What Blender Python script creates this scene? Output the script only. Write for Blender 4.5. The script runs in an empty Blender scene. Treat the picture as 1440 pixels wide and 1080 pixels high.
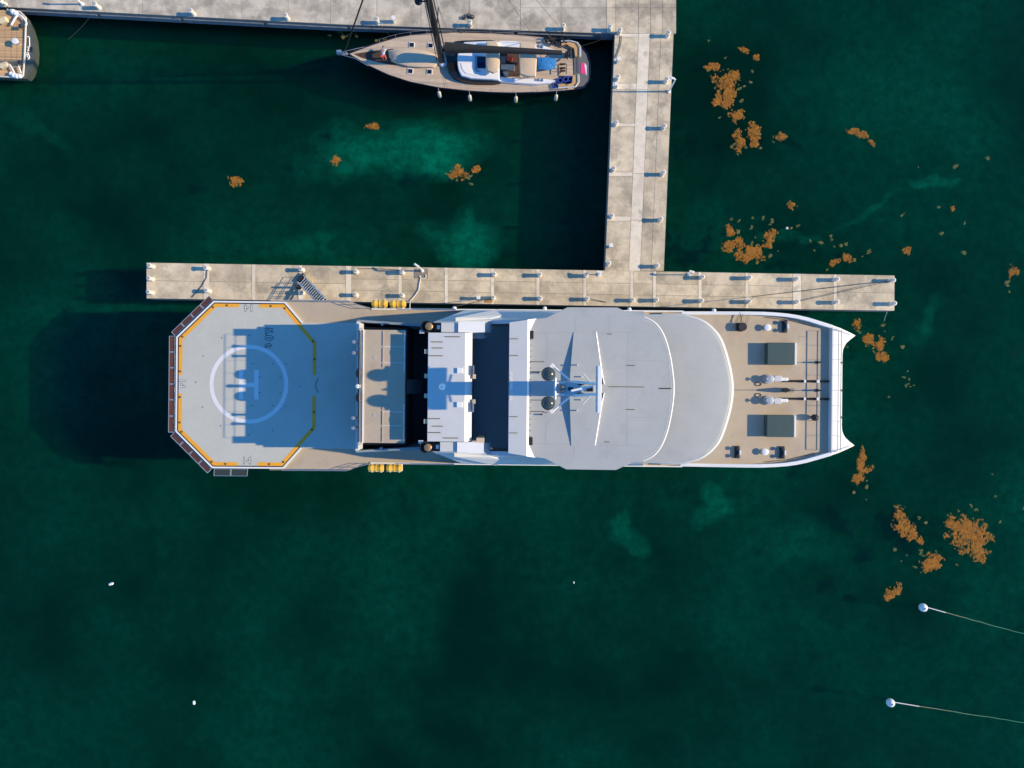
import bpy, bmesh, math, random
from mathutils import Vector, noise
R = math.radians
sc = bpy.context.scene
COL = sc.collection
random.seed(7)
# ------------------------------------------------------------------ camera
H, F = 80.0, 1008.0                      # drone height above the water, focal length in photo pixels
cam_d = bpy.data.cameras.new('camera'); cam = bpy.data.objects.new('camera', cam_d); COL.objects.link(cam)
cam.location = (0, 0, H); cam.rotation_euler = (0, 0, 0)
cam_d.sensor_width = 36; cam_d.sensor_fit = 'HORIZONTAL'; cam_d.lens = 36 * F / 1440
cam_d.clip_end = 3000; sc.camera = cam
# ------------------------------------------------------------------ sky, sun, exposure
ELEV = R(28)
w = bpy.data.worlds.new('World'); sc.world = w; w.use_nodes = True
nt = w.node_tree; bg = nt.nodes['Background']
sky = nt.nodes.new('ShaderNodeTexSky'); sky.sky_type = 'NISHITA'; sky.sun_disc = False
sky.sun_elevation = ELEV; sky.sun_rotation = R(90); sky.air_density = 1.0; sky.dust_density = 0.0; sky.ozone_density = 7.0
hs_ = nt.nodes.new('ShaderNodeHueSaturation'); hs_.inputs['Saturation'].default_value = 1.15; nt.links.new(sky.outputs[0], hs_.inputs['Color']); nt.links.new(hs_.outputs[0], bg.inputs[0]); bg.inputs[1].default_value = 0.15
sd = bpy.data.lights.new('sun', 'SUN'); sun = bpy.data.objects.new('sun', sd); COL.objects.link(sun)
sd.energy = 3.6; sd.angle = R(0.53); sd.color = (1, .79, .47); sun.rotation_euler = (0, R(90) - ELEV, 0); sun.location = (60, 0, 60)
sc.view_settings.view_transform = 'Standard'; sc.view_settings.look = 'None'
sc.view_settings.exposure = 0.75; sc.view_settings.gamma = 1
sc.cycles.use_denoising = True; sc.cycles.max_bounces = 6; sc.cycles.volume_bounces = 1
sc.cycles.transparent_max_bounces = 12

# ------------------------------------------------------------------ helpers
def s_at(z): return F / (H - z)
def P(x, y, z=0.0):
    s = s_at(z); return Vector(((x - 720) / s, (540 - y) / s, z))
def S(x, v, z):                          # ship frame: photo x, pixels off the ship's axis, height
    s = s_at(z); return Vector(((x - 720) / s, -v / s, z))
MATS = {}
def mat(name, col, rough=.6, var=.12, scale=1.5, bump=0., metal=0., rnd=0., spec=.5, world=False, fine=0., stain=None, alpha=None, coat=0., band=.2, sw=.16):
    if name in MATS: return MATS[name]
    m = bpy.data.materials.new(name); m.use_nodes = True; n = m.node_tree.nodes; L = m.node_tree.links
    b = n['Principled BSDF']; b.inputs['Roughness'].default_value = rough; b.inputs['Metallic'].default_value = metal
    b.inputs['Specular IOR Level'].default_value = spec; b.inputs['Coat Weight'].default_value = coat
    if world: co = n.new('ShaderNodeNewGeometry').outputs['Position']
    else: co = n.new('ShaderNodeTexCoord').outputs['Object']
    t = n.new('ShaderNodeTexNoise'); t.inputs['Scale'].default_value = scale; t.inputs['Detail'].default_value = 8; t.inputs['Roughness'].default_value = .62
    L.new(co, t.inputs['Vector'])
    r = n.new('ShaderNodeMapRange'); r.inputs[1].default_value = .5 - band; r.inputs[2].default_value = .5 + band
    r.inputs[3].default_value = 1 - var; r.inputs[4].default_value = 1 + var
    L.new(t.outputs['Fac'], r.inputs[0])
    fac = r.outputs[0]
    if fine:
        t2 = n.new('ShaderNodeTexNoise'); t2.inputs['Scale'].default_value = scale * 14; t2.inputs['Detail'].default_value = 4
        L.new(co, t2.inputs['Vector'])
        r2 = n.new('ShaderNodeMapRange'); r2.inputs[1].default_value = .3; r2.inputs[2].default_value = .7
        r2.inputs[3].default_value = 1 - fine; r2.inputs[4].default_value = 1 + fine
        L.new(t2.outputs['Fac'], r2.inputs[0])
        mm = n.new('ShaderNodeMath'); mm.operation = 'MULTIPLY'; L.new(fac, mm.inputs[0]); L.new(r2.outputs[0], mm.inputs[1]); fac = mm.outputs[0]
    if rnd:
        oi = n.new('ShaderNodeObjectInfo'); r3 = n.new('ShaderNodeMapRange'); r3.inputs[3].default_value = 1 - rnd; r3.inputs[4].default_value = 1 + rnd
        L.new(oi.outputs['Random'], r3.inputs[0])
        mm = n.new('ShaderNodeMath'); mm.operation = 'MULTIPLY'; L.new(fac, mm.inputs[0]); L.new(r3.outputs[0], mm.inputs[1]); fac = mm.outputs[0]
    mx = n.new('ShaderNodeVectorMath'); mx.operation = 'SCALE'; mx.inputs[0].default_value = col[:3]
    L.new(fac, mx.inputs['Scale']); out = mx.outputs[0]
    if stain:                            # (colour, scale, threshold)
        t4 = n.new('ShaderNodeTexNoise'); t4.inputs['Scale'].default_value = stain[1]; t4.inputs['Detail'].default_value = 9; t4.inputs['Roughness'].default_value = .68
        L.new(co, t4.inputs['Vector'])
        r4 = n.new('ShaderNodeMapRange'); r4.inputs[1].default_value = stain[2]; r4.inputs[2].default_value = stain[2] + sw; r4.inputs[4].default_value = .75
        L.new(t4.outputs['Fac'], r4.inputs[0])
        mi = n.new('ShaderNodeMix'); mi.data_type = 'RGBA'; L.new(r4.outputs[0], mi.inputs[0]); L.new(out, mi.inputs[6]); mi.inputs[7].default_value = (*stain[0], 1); out = mi.outputs[2]
    L.new(out, b.inputs['Base Color'])
    if bump:
        bp = n.new('ShaderNodeBump'); bp.inputs['Strength'].default_value = bump; bp.inputs['Distance'].default_value = .03
        t3 = n.new('ShaderNodeTexNoise'); t3.inputs['Scale'].default_value = scale * 12; t3.inputs['Detail'].default_value = 5; L.new(co, t3.inputs['Vector'])
        L.new(t3.outputs['Fac'], bp.inputs['Height']); L.new(bp.outputs[0], b.inputs['Normal'])
    MATS[name] = m
    return m

class MB:
    def __init__(s): s.v = []; s.f = []
    def add(s, vs, fs):
        o = len(s.v); s.v += [tuple(p) for p in vs]; s.f += [[i + o for i in f] for f in fs]; return s
    def box(s, c, d, rz=0., rot=None):
        hx, hy, hz = d[0] / 2, d[1] / 2, d[2] / 2; vs = []
        for sx, sy, sz in ((-1,-1,-1),(1,-1,-1),(1,1,-1),(-1,1,-1),(-1,-1,1),(1,-1,1),(1,1,1),(-1,1,1)):
            p = Vector((sx * hx, sy * hy, sz * hz))
            if rot is not None: p = rot @ p
            elif rz: p = Vector((p.x * math.cos(rz) - p.y * math.sin(rz), p.x * math.sin(rz) + p.y * math.cos(rz), p.z))
            vs.append(p + Vector(c))
        return s.add(vs, [(0,3,2,1),(4,5,6,7),(0,1,5,4),(1,2,6,5),(2,3,7,6),(3,0,4,7)])
    def span(s, p, q):                   # axis aligned box between two corners
        c = [(p[i] + q[i]) / 2 for i in range(3)]; return s.box(c, [abs(p[i] - q[i]) for i in range(3)])
    def prism(s, bot, top):              # two rings with equal counts
        n = len(bot); return s.add(list(bot) + list(top), [list(range(n))[::-1], list(range(n, 2 * n))] + [(i, (i + 1) % n, n + (i + 1) % n, n + i) for i in range(n)])
    def loft(s, rings, cap=True, closed=True):
        n = len(rings[0]); fs = []; vs = [p for r in rings for p in r]
        for k in range(len(rings) - 1):
            for i in range(n if closed else n - 1):
                a, b = k * n + i, k * n + (i + 1) % n; fs.append((a, b, b + n, a + n))
        if cap: fs += [list(range(n))[::-1], [(len(rings) - 1) * n + i for i in range(n)]]
        return s.add(vs, fs)
    def tube(s, p, q, r, r2=None, n=6):
        p, q = Vector(p), Vector(q); d = q - p
        if d.length < 1e-6: return s
        d.normalize(); a = d.orthogonal().normalized(); b = d.cross(a); r2 = r if r2 is None else r2
        ring = lambda c, rr: [c + (a * math.cos(2 * math.pi * i / n) + b * math.sin(2 * math.pi * i / n)) * rr for i in range(n)]
        return s.prism(ring(p, r), ring(q, r2))
    def path(s, pts, r, n=5):
        for p, q in zip(pts, pts[1:]): s.tube(p, q, r, n=n)
        return s
    def lathe(s, c, prof, n=14):
        c = Vector(c); rings = [[c + Vector((max(r, 1e-3) * math.cos(2 * math.pi * i / n), max(r, 1e-3) * math.sin(2 * math.pi * i / n), z)) for i in range(n)] for r, z in prof]
        return s.loft(rings)
    def ball(s, c, r, n=14, m=9, sq=(1, 1, 1)):
        c = Vector(c); rings = []
        for k in range(1, m):
            a = math.pi * k / m - math.pi / 2
            rings.append([c + Vector((r * math.cos(a) * math.cos(2 * math.pi * i / n) * sq[0], r * math.cos(a) * math.sin(2 * math.pi * i / n) * sq[1], r * math.sin(a) * sq[2])) for i in range(n)])
        return s.loft(rings)
    def sheet(s, pts): return s.add(pts, [list(range(len(pts)))])
    def strip(s, pts, wd, z, closed=False):   # mitred flat ribbon along 2-D points
        n = len(pts); L = []; Rr = []
        for i in range(n):
            p = Vector(pts[i][:2])
            a = Vector(pts[i - 1][:2]) if (i > 0 or closed) else None
            b = Vector(pts[(i + 1) % n][:2]) if (i < n - 1 or closed) else None
            d1 = (p - a).normalized() if a is not None else (b - p).normalized()
            d2 = (b - p).normalized() if b is not None else d1
            n1 = Vector((-d1.y, d1.x)); n2 = Vector((-d2.y, d2.x)); m = (n1 + n2); m = m.normalized() if m.length > 1e-6 else n1
            k = wd / 2 / max(.3, m.dot(n1)); L.append((p.x + m.x * k, p.y + m.y * k, z)); Rr.append((p.x - m.x * k, p.y - m.y * k, z))
        return s.add(L + Rr, [(i, (i + 1) % n, n + (i + 1) % n, n + i) for i in range(n if closed else n - 1)])
    def build(s, name, m, parent=None, smooth=False, bevel=0.):
        o0 = origin(parent); me = bpy.data.meshes.new(name)
        me.from_pydata([(p[0] - o0.x, p[1] - o0.y, p[2] - o0.z) for p in s.v], [], s.f)
        b = bmesh.new(); b.from_mesh(me); bmesh.ops.recalc_face_normals(b, faces=b.faces); b.to_mesh(me); b.free()
        me.materials.append(m); me.validate()
        o = bpy.data.objects.new(name, me); COL.objects.link(o)
        if parent: o.parent = parent
        if smooth:
            for p in me.polygons: p.use_smooth = True
            me.set_sharp_from_angle(angle=R(40))
        if bevel:
            md = o.modifiers.new('bevel', 'BEVEL'); md.width = bevel; md.segments = 2; md.limit_method = 'ANGLE'
        return o
ORG = {}
def origin(o):
    while o is not None:
        if o.name in ORG: return ORG[o.name]
        o = o.parent
    return Vector((0, 0, 0))
def tag(o, label=None, cat=None, group=None, kind=None):
    if label: o['label'] = label
    if cat: o['category'] = cat
    if group: o['group'] = group
    if kind: o['kind'] = kind
    return o
def thing(name, label, cat, loc=(0, 0, 0), group=None, local=False, rz=0.):
    o = bpy.data.objects.new(name, None); COL.objects.link(o); o.location = loc; o.rotation_euler = (0, 0, rz); o.empty_display_size = .3
    ORG[o.name] = Vector((0, 0, 0)) if local else Vector(loc)
    return tag(o, label, cat, group)
def dup(root, loc, rz=0., label=None):
    r = root.copy(); COL.objects.link(r); r.location = loc; r.rotation_euler = (0, 0, rz)
    if label: r['label'] = label
    for ch in list(root.children):
        c = ch.copy(); COL.objects.link(c); c.parent = r
        for g in ch.children:
            d = g.copy(); COL.objects.link(d); d.parent = c
    return r
def text_mesh(body, size, name, m, parent, pos, rz):
    cu = bpy.data.curves.new(name, 'FONT'); cu.body = body; cu.size = size; cu.align_x = 'CENTER'; cu.align_y = 'CENTER'
    t = bpy.data.objects.new(name, cu); me = bpy.data.meshes.new_from_object(t); bpy.data.objects.remove(t)
    c, sn = math.cos(rz), math.sin(rz)
    for v in me.vertices: v.co = Vector((v.co.x * c - v.co.y * sn + pos[0], v.co.x * sn + v.co.y * c + pos[1], pos[2])) - origin(parent)
    me.materials.append(m); o = bpy.data.objects.new(name, me); COL.objects.link(o); o.parent = parent; return o
def stroke_text(strokes, wd, name, m, parent):
    b = MB()
    for st in strokes: b.strip(st, wd, st[0][2])
    return b.build(name, m, parent)

# ------------------------------------------------------------------ materials
CONC = mat('concrete', (.575, .485, .345), .9, .17, .55, .3, rnd=.10, world=True, fine=.07, stain=((.29, .25, .19), .38, .52), band=.10, sw=.13)
CONC_L = mat('pale_concrete', (.74, .65, .51), .9, .13, .6, .2, rnd=.05, world=True, fine=.08, stain=((.42, .37, .29), .6, .54), band=.1, sw=.12)
CONC_Q = mat('grey_concrete', (.52, .46, .36), .9, .2, .6, .3, rnd=.08, world=True, fine=.10, stain=((.26, .235, .19), .42, .49), band=.10, sw=.14)
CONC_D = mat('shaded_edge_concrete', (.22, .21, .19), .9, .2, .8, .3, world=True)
BOLL = mat('bollard_white', (.68, .65, .57), .6, .12, 5, 0, stain=((.5, .42, .32), 4, .66))
DARK = mat('dark_metal', (.03, .032, .036), .45, .2, 3)
BLACK = mat('black_rubber', (.012, .012, .014), .55, .2, 3)
SHIP = mat('hull_silver', (.58, .60, .60), .42, .03, .6, fine=.012, coat=.1)
ROOF = mat('roof_silver', (.40, .413, .40), .55, .035, .5, fine=.03, bump=.04, stain=((.36, .373, .362), .6, .50))
ROOF2 = mat('roof_pale', (.57, .58, .57), .55, .03, .7, fine=.02)
WHITE = mat('white_paint', (.80, .80, .78), .4, .03, 2)
HELI = mat('helideck_grey', (.50, .50, .435), .75, .03, .35, fine=.03, bump=.05, stain=((.46, .46, .40), .3, .50))
TEAK = mat('ship_deck_tan', (.465, .385, .28), .8, .05, .5, fine=.05, bump=.05, stain=((.385, .32, .235), .4, .52))
YEL = mat('yellow_line', (.84, .39, .03), .6, .06, 3)
LINEW = mat('line_white', (.73, .72, .71), .7, .04, 2)
RAFT = mat('raft_yellow', (.80, .47, .06), .4, .10, 5)
NET = mat('net_brown', (.075, .026, .021), .8, .25, 9)
NETD = mat('net_dark', (.03, .04, .035), .8, .2, 9)
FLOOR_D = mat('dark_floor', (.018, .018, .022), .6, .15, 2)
GLASS = mat('dark_glass', (.012, .014, .018), .08, .05, 1, spec=.6)
HATCH = mat('hatch_green_grey', (.030, .070, .070), .5, .12, 3)
DOME = mat('dome_dark_green', (.045, .062, .062), .22, .05, 2)
BRONZE = mat('bronze', (.50, .30, .14), .4, .2, 8, metal=.6)
STEEL = mat('steel', (.55, .56, .57), .35, .1, 4, metal=.7)
GALV = mat('galvanised', (.42, .44, .46), .5, .1, 4)
TAN = mat('tan_canvas', (.60, .47, .33), .85, .06, 4, bump=.1)
ROPE = mat('dark_rope', (.035, .032, .03), .9, .2, 20)
ROPEW = mat('white_rope', (.70, .68, .62), .9, .1, 20)
RUST = mat('rust', (.22, .10, .04), .9, .4, 8)
FEND = mat('fender_cream', (.62, .58, .50), .6, .15, 8)
BUOYW = mat('buoy_white', (.80, .80, .78), .5, .06, 6)
NAVY = mat('navy_hull', (.012, .016, .035), .2, .05, 1, coat=.5)
BLUE = mat('blue_cover', (.03, .22, .55), .7, .3, 6, bump=.3)
BLUE_D = mat('blue_rope', (.02, .06, .42), .8, .3, 14)
BOATW = mat('gelcoat_white', (.80, .81, .82), .25, .02, 1, coat=.4)
SAILB = mat('black_canvas', (.018, .018, .017), .75, .3, 5, bump=.3)
TEAK_O = mat('orange_teak', (.55, .33, .15), .7, .1, 4)
GREYN = mat('grey_nonskid', (.125, .135, .13), .7, .1, 4)
PINK = mat('pink_cloth', (.80, .05, .22), .8, .06, 6)
SKIN = mat('skin', (.42, .24, .16), .6, .05, 6)
SHIRT = mat('pale_blue_cloth', (.36, .50, .66), .85, .1, 12)
SHORT = mat('orange_red_cloth', (.75, .08, .03), .85, .1, 12)
def planked(name, col, width, axis_rot=0., dark=.6):
    m = mat(name, col, .75, .08, 1.2, fine=.06)
    n = m.node_tree.nodes; L = m.node_tree.links; b = n['Principled BSDF']
    src = b.inputs['Base Color'].links[0].from_socket
    g = n.new('ShaderNodeNewGeometry'); mp = n.new('ShaderNodeMapping'); mp.inputs['Rotation'].default_value = (0, 0, axis_rot); L.new(g.outputs['Position'], mp.inputs[0])
    sx = n.new('ShaderNodeSeparateXYZ'); L.new(mp.outputs[0], sx.inputs[0])
    d = n.new('ShaderNodeMath'); d.operation = 'DIVIDE'; d.inputs[1].default_value = width; L.new(sx.outputs['Y'], d.inputs[0])
    fr = n.new('ShaderNodeMath'); fr.operation = 'FRACT'; L.new(d.outputs[0], fr.inputs[0])
    gt = n.new('ShaderNodeMath'); gt.operation = 'GREATER_THAN'; gt.inputs[1].default_value = .12; L.new(fr.outputs[0], gt.inputs[0])
    r = n.new('ShaderNodeMapRange'); r.inputs[3].default_value = dark; r.inputs[4].default_value = 1; L.new(gt.outputs[0], r.inputs[0])
    fl = n.new('ShaderNodeMath'); fl.operation = 'FLOOR'; L.new(d.outputs[0], fl.inputs[0])
    wn = n.new('ShaderNodeTexWhiteNoise'); wn.noise_dimensions = '1D'; L.new(fl.outputs[0], wn.inputs['W'])
    r2 = n.new('ShaderNodeMapRange'); r2.inputs[3].default_value = .85; r2.inputs[4].default_value = 1.12; L.new(wn.outputs['Value'], r2.inputs[0])
    mu = n.new('ShaderNodeMath'); mu.operation = 'MULTIPLY'; L.new(r.outputs[0], mu.inputs[0]); L.new(r2.outputs[0], mu.inputs[1])
    sc_ = n.new('ShaderNodeVectorMath'); sc_.operation = 'SCALE'; L.new(src, sc_.inputs[0]); L.new(mu.outputs[0], sc_.inputs['Scale']); L.new(sc_.outputs[0], b.inputs['Base Color'])
    return m
YTEAK = planked('yacht_teak', (.54, .43, .32), .16, R(3.2))
YTEAK2 = planked('stern_teak', (.60, .385, .19), .30, R(1.5))

# ------------------------------------------------------------------ seabed and water
SEABED_Z = -3.3
def make_seabed():
    m = bpy.data.materials.new('seabed'); m.use_nodes = True; n = m.node_tree.nodes; L = m.node_tree.links; b = n['Principled BSDF']
    b.inputs['Roughness'].default_value = 1; b.inputs['Specular IOR Level'].default_value = 0
    pos = n.new('ShaderNodeNewGeometry').outputs['Position']
    wob = n.new('ShaderNodeTexNoise'); wob.inputs['Scale'].default_value = .16; wob.inputs['Detail'].default_value = 6; L.new(pos, wob.inputs['Vector'])
    sub = n.new('ShaderNodeVectorMath'); sub.operation = 'SUBTRACT'; L.new(wob.outputs['Color'], sub.inputs[0]); sub.inputs[1].default_value = (.5, .5, .5)
    scl = n.new('ShaderNodeVectorMath'); scl.operation = 'SCALE'; scl.inputs['Scale'].default_value = 9; L.new(sub.outputs[0], scl.inputs[0])
    add = n.new('ShaderNodeVectorMath'); add.operation = 'ADD'; L.new(pos, add.inputs[0]); L.new(scl.outputs[0], add.inputs[1])
    total = None
    # bare sand patches: photo x, y, half length, half width, tilt, strength
    for (x, y, a, c, t, k) in ((548, 213, 135, 42, -4, .85), (625, 220, 52, 26, 0, .5), (655, 337, 52, 34, 10, 1.0), (430, 350, 60, 26, 10, .35), (880, 738, 20, 30, 15, .5), (897, 760, 14, 22, 0, .35),
                               (1000, 712, 22, 34, 10, .5), (1305, 262, 34, 12, -12, .55), (1215, 295, 60, 7, -20, .25), (1310, 455, 16, 40, 20, .35), (1120, 345, 45, 10, 0, .3), (60, 185, 70, 16, 25, .22), (1060, 560, 900, 500, 0, .04), (1130, 760, 60, 40, 0, .2)):
        c0 = P(x, y, SEABED_Z); s = s_at(SEABED_Z)
        v = n.new('ShaderNodeVectorMath'); v.operation = 'SUBTRACT'; L.new(add.outputs[0], v.inputs[0]); v.inputs[1].default_value = c0
        mp = n.new('ShaderNodeMapping'); mp.vector_type = 'TEXTURE'; mp.inputs['Rotation'].default_value = (0, 0, R(-t)); mp.inputs['Scale'].default_value = (a / s, c / s, 1e4); L.new(v.outputs[0], mp.inputs[0])
        ln = n.new('ShaderNodeVectorMath'); ln.operation = 'LENGTH'; L.new(mp.outputs[0], ln.inputs[0])
        r = n.new('ShaderNodeMapRange'); r.interpolation_type = 'SMOOTHSTEP'; r.inputs[1].default_value = .35; r.inputs[2].default_value = 1.25; r.inputs[3].default_value = k * .45; r.inputs[4].default_value = 0; L.new(ln.outputs[1], r.inputs[0])
        if total is None: total = r.outputs[0]
        else:
            q = n.new('ShaderNodeMath'); q.operation = 'ADD'; L.new(total, q.inputs[0]); L.new(r.outputs[0], q.inputs[1]); total = q.outputs[0]
    base = n.new('ShaderNodeTexNoise'); base.inputs['Scale'].default_value = .045; base.inputs['Detail'].default_value = 7; base.inputs['Roughness'].default_value = .6; L.new(pos, base.inputs['Vector'])
    br = n.new('ShaderNodeMapRange'); br.inputs[1].default_value = .38; br.inputs[2].default_value = .66; br.inputs[3].default_value = 0; br.inputs[4].default_value = .17; L.new(base.outputs['Fac'], br.inputs[0])
    q = n.new('ShaderNodeMath'); q.operation = 'ADD'; q.use_clamp = True; L.new(total, q.inputs[0]); L.new(br.outputs[0], q.inputs[1])
    fine = n.new('ShaderNodeTexNoise'); fine.inputs['Scale'].default_value = .9; fine.inputs['Detail'].default_value = 7; fine.inputs['Roughness'].default_value = .7; L.new(pos, fine.inputs['Vector'])
    fr = n.new('ShaderNodeMapRange'); fr.inputs[1].default_value = .3; fr.inputs[2].default_value = .7; fr.inputs[3].default_value = .35; fr.inputs[4].default_value = 1.7; L.new(fine.outputs['Fac'], fr.inputs[0])
    mul = n.new('ShaderNodeMath'); mul.operation = 'MULTIPLY'; mul.use_clamp = True; L.new(q.outputs[0], mul.inputs[0]); L.new(fr.outputs[0], mul.inputs[1])
    mi = n.new('ShaderNodeMix'); mi.data_type = 'RGBA'; mi.inputs[6].default_value = (.010, .015, .011, 1); mi.inputs[7].default_value = (.62, .58, .46, 1); L.new(mul.outputs[0], mi.inputs[0])
    L.new(mi.outputs[2], b.inputs['Base Color'])
    N = 400
    tag(MB().sheet([(-N, -N, SEABED_Z), (N, -N, SEABED_Z), (N, N, SEABED_Z), (-N, N, SEABED_Z)]).build('seabed', m), kind='structure')
make_seabed()
def make_water():
    m = bpy.data.materials.new('sea_water'); m.use_nodes = True; n = m.node_tree.nodes; L = m.node_tree.links
    n.remove(n['Principled BSDF']); out = n['Material Output']
    tr = n.new('ShaderNodeBsdfTransparent'); gl = n.new('ShaderNodeBsdfGlossy'); gl.inputs['Roughness'].default_value = .06
    fr = n.new('ShaderNodeFresnel'); fr.inputs['IOR'].default_value = 1.2
    mx = n.new('ShaderNodeMixShader'); gb = n.new('ShaderNodeNewGeometry'); fm = n.new('ShaderNodeMath'); fm.operation = 'SUBTRACT'; fm.use_clamp = True; L.new(fr.outputs[0], fm.inputs[0]); L.new(gb.outputs['Backfacing'], fm.inputs[1]); L.new(fm.outputs[0], mx.inputs[0]); L.new(tr.outputs[0], mx.inputs[1]); L.new(gl.outputs[0], mx.inputs[2]); L.new(mx.outputs[0], out.inputs['Surface'])
    g = n.new('ShaderNodeNewGeometry'); t = n.new('ShaderNodeTexNoise'); t.inputs['Scale'].default_value = 2.2; t.inputs['Detail'].default_value = 6; t.inputs['Roughness'].default_value = .65; L.new(g.outputs['Position'], t.inputs['Vector'])
    bp = n.new('ShaderNodeBump'); bp.inputs['Strength'].default_value = .5; bp.inputs['Distance'].default_value = .08; L.new(t.outputs['Fac'], bp.inputs['Height'])
    L.new(bp.outputs[0], gl.inputs['Normal']); L.new(bp.outputs[0], fr.inputs['Normal'])
    va = n.new('ShaderNodeVolumeAbsorption'); va.inputs['Color'].default_value = (0, .885, .845, 1); va.inputs['Density'].default_value = 1.05
    vs = n.new('ShaderNodeVolumeScatter'); vs.inputs['Color'].default_value = (.07, .72, .55, 1); vs.inputs['Density'].default_value = .0145
    m.cycles.homogeneous_volume = True
    ad = n.new('ShaderNodeAddShader'); L.new(va.outputs[0], ad.inputs[0]); L.new(vs.outputs[0], ad.inputs[1]); L.new(ad.outputs[0], out.inputs['Volume'])
    tag(MB().span((-390, -390, SEABED_Z - 1), (390, 390, 0)).build('water', m), kind='structure')
make_water()

# ------------------------------------------------------------------ piers
ZP = 1.9
def lerp(a, b, t): return a + (b - a) * t
def slab(name, quad_px, parent, m, gap=.025, z0=None, z1=ZP):
    """one concrete piece from four photo pixels (clockwise from top left), edges drawn in by the joint"""
    z0 = ZP - .25 if z0 is None else z0
    q = [P(x, y, z1) for x, y in quad_px]; c = sum(q, Vector()) / 4
    def shrink(p): 
        d = p - c; return c + Vector((d.x - math.copysign(min(gap, abs(d.x)), d.x), d.y - math.copysign(min(gap, abs(d.y)), d.y), d.z))
    q = [shrink(p) for p in q]; dz = Vector((0, 0, z1 - z0))
    return MB().prism([p - dz for p in q], q).build(name, m, parent)
def core(parent, ring_px, m=CONC_D, inset=0.0):
    q = [P(x, y, ZP) for x, y in ring_px]
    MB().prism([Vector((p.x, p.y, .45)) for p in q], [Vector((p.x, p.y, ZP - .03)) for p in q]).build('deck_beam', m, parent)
def piles(parent, pts):
    for x, y in pts:
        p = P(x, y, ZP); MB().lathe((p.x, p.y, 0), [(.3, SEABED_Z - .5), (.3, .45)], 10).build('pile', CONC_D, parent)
# finger pier alongside the ship
fy0 = lambda x: 369.2 + (x - 205) * .01717
fy1 = lambda x: 419.6 + (x - 205) * .01654
fing = thing('finger_pier', 'long narrow beige concrete finger pier the grey ship lies against', 'pier', P(730, 402, 0))
ends = [206, 286, 354, 420, 486, 560, 625, 690, 754, 820, 886, 918, 982, 1048, 1115, 1172, 1258]
core(fing, [(205.5, fy0(205)), (1258.5, fy0(1258)), (1257.5, fy1(1257)), (205.5, fy1(205))])
for i in range(len(ends) - 1):
    a, b = ends[i], ends[i + 1]; bw = 8 if i in (1, 4) else (12 if i in (14,) else 5)
    if i == 0: bw = 0
    fr = (0, .5, 1) if i < 4 or i >= 14 else (0, .355, .675, 1)
    for t0, t1 in zip(fr, fr[1:]):
        q = [(x, lerp(fy0(x), fy1(x), t)) for x, t in ((a + bw, t0), (b, t0), (b, t1), (a + bw, t1))]
        slab('deck_slab', q, fing, CONC, .02, z1=ZP - random.uniform(0, .012))
    if bw: slab('cross_beam', [(a, fy0(a)), (a + bw, fy0(a + bw)), (a + bw, fy1(a + bw)), (a, fy1(a))], fing, CONC_L, .012, z1=ZP + .015)
piles(fing, [(x, lerp(fy0(x), fy1(x), t)) for x in range(225, 1250, 85) for t in (.2, .8)])
# cross pier
vx0 = lambda y: 864.5 - (y - 48) * .0416
vx1 = lambda y: 949.3 - y * .0413
crs = thing('cross_pier', 'wide straight concrete pier joining the quay to the finger pier', 'pier', P(895, 200, 0))
core(crs, [(vx0(46), 46), (vx1(46), 46), (vx1(381), 381), (vx0(381), 381)])
cut = [47, 52, 117, 126, 173, 178, 242, 248, 304, 311, 366, 381]
for a, b in zip(cut, cut[1:]):
    slab('deck_slab', [(vx0(a), a), (lerp(vx0(a), vx1(a), .405), a), (lerp(vx0(b), vx1(b), .405), b), (vx0(b), b)], crs, CONC_L if b - a < 12 else CONC, .02, z1=ZP - random.uniform(0, .01))
for t0, t1, cc in ((.405, .60, (47, 126, 244, 310, 381)), (.60, .785, (47, 128, 246, 308, 381)), (.785, 1, (47, 127, 245, 309, 381))):
    for a, b in zip(cc, cc[1:]):
        slab('deck_slab', [(lerp(vx0(a), vx1(a), t0), a), (lerp(vx0(a), vx1(a), t1), a), (lerp(vx0(b), vx1(b), t1), b), (lerp(vx0(b), vx1(b), t0), b)], crs, CONC_L if t0 < .5 else CONC, .018, z1=ZP - random.uniform(0, .01))
piles(crs, [(lerp(vx0(y), vx1(y), t), y) for y in (90, 160, 230, 300, 360) for t in (.15, .5, .85)])
wl = [(lerp(vx0(y), vx1(y), .5) + k, y) for y, k in ((-60, -5), (-60, 5), (381, 5), (381, -5))]
MB().prism([P(x, y, ZP).xy.to_3d() + Vector((0, 0, SEABED_Z - .3)) for x, y in wl], [P(x, y, ZP).xy.to_3d() + Vector((0, 0, .449)) for x, y in wl]).build('sun_block_wall', CONC_D, crs)  # unseen wall, added to stop sun passing beneath the deck
# quay along the top of the photograph
qe = lambda x: 9.5 + x * .0521 if x < 480 else 34.5 + (x - 480) * .0335
quay = thing('quay', 'broad weathered grey concrete quay behind the moored sailing yacht', 'pier', P(450, 0, 0))
qx = [-260, -170, -90, -20, 60, 130, 200, 270, 340, 405, 465, 530, 592, 660, 732, 789, 853, 866, 898, 915, 932, 951]
core(quay, [(-260, -120), (951, -120), (951 - 4, 46.4), (864, qe(864)), (480, qe(480)), (-260, qe(-260))])
for a, b in zip(qx, qx[1:]):
    ea, eb = min(qe(a), 47), min(qe(b), 47)
    rows = (-120, -62, -22, None) if a < 720 else (-120, -60, 11, None)
    for r0, r1 in zip(rows, rows[1:]):
        ya, yb = (r1, r1) if r1 is not None else (ea, eb)
        ta, tb = (r0, r0)
        slab('deck_slab', [(a, ta), (b, tb), (b, yb), (a, ya)], quay, CONC_Q if a < 850 else CONC, .02, z1=ZP - random.uniform(0, .012))
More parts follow.
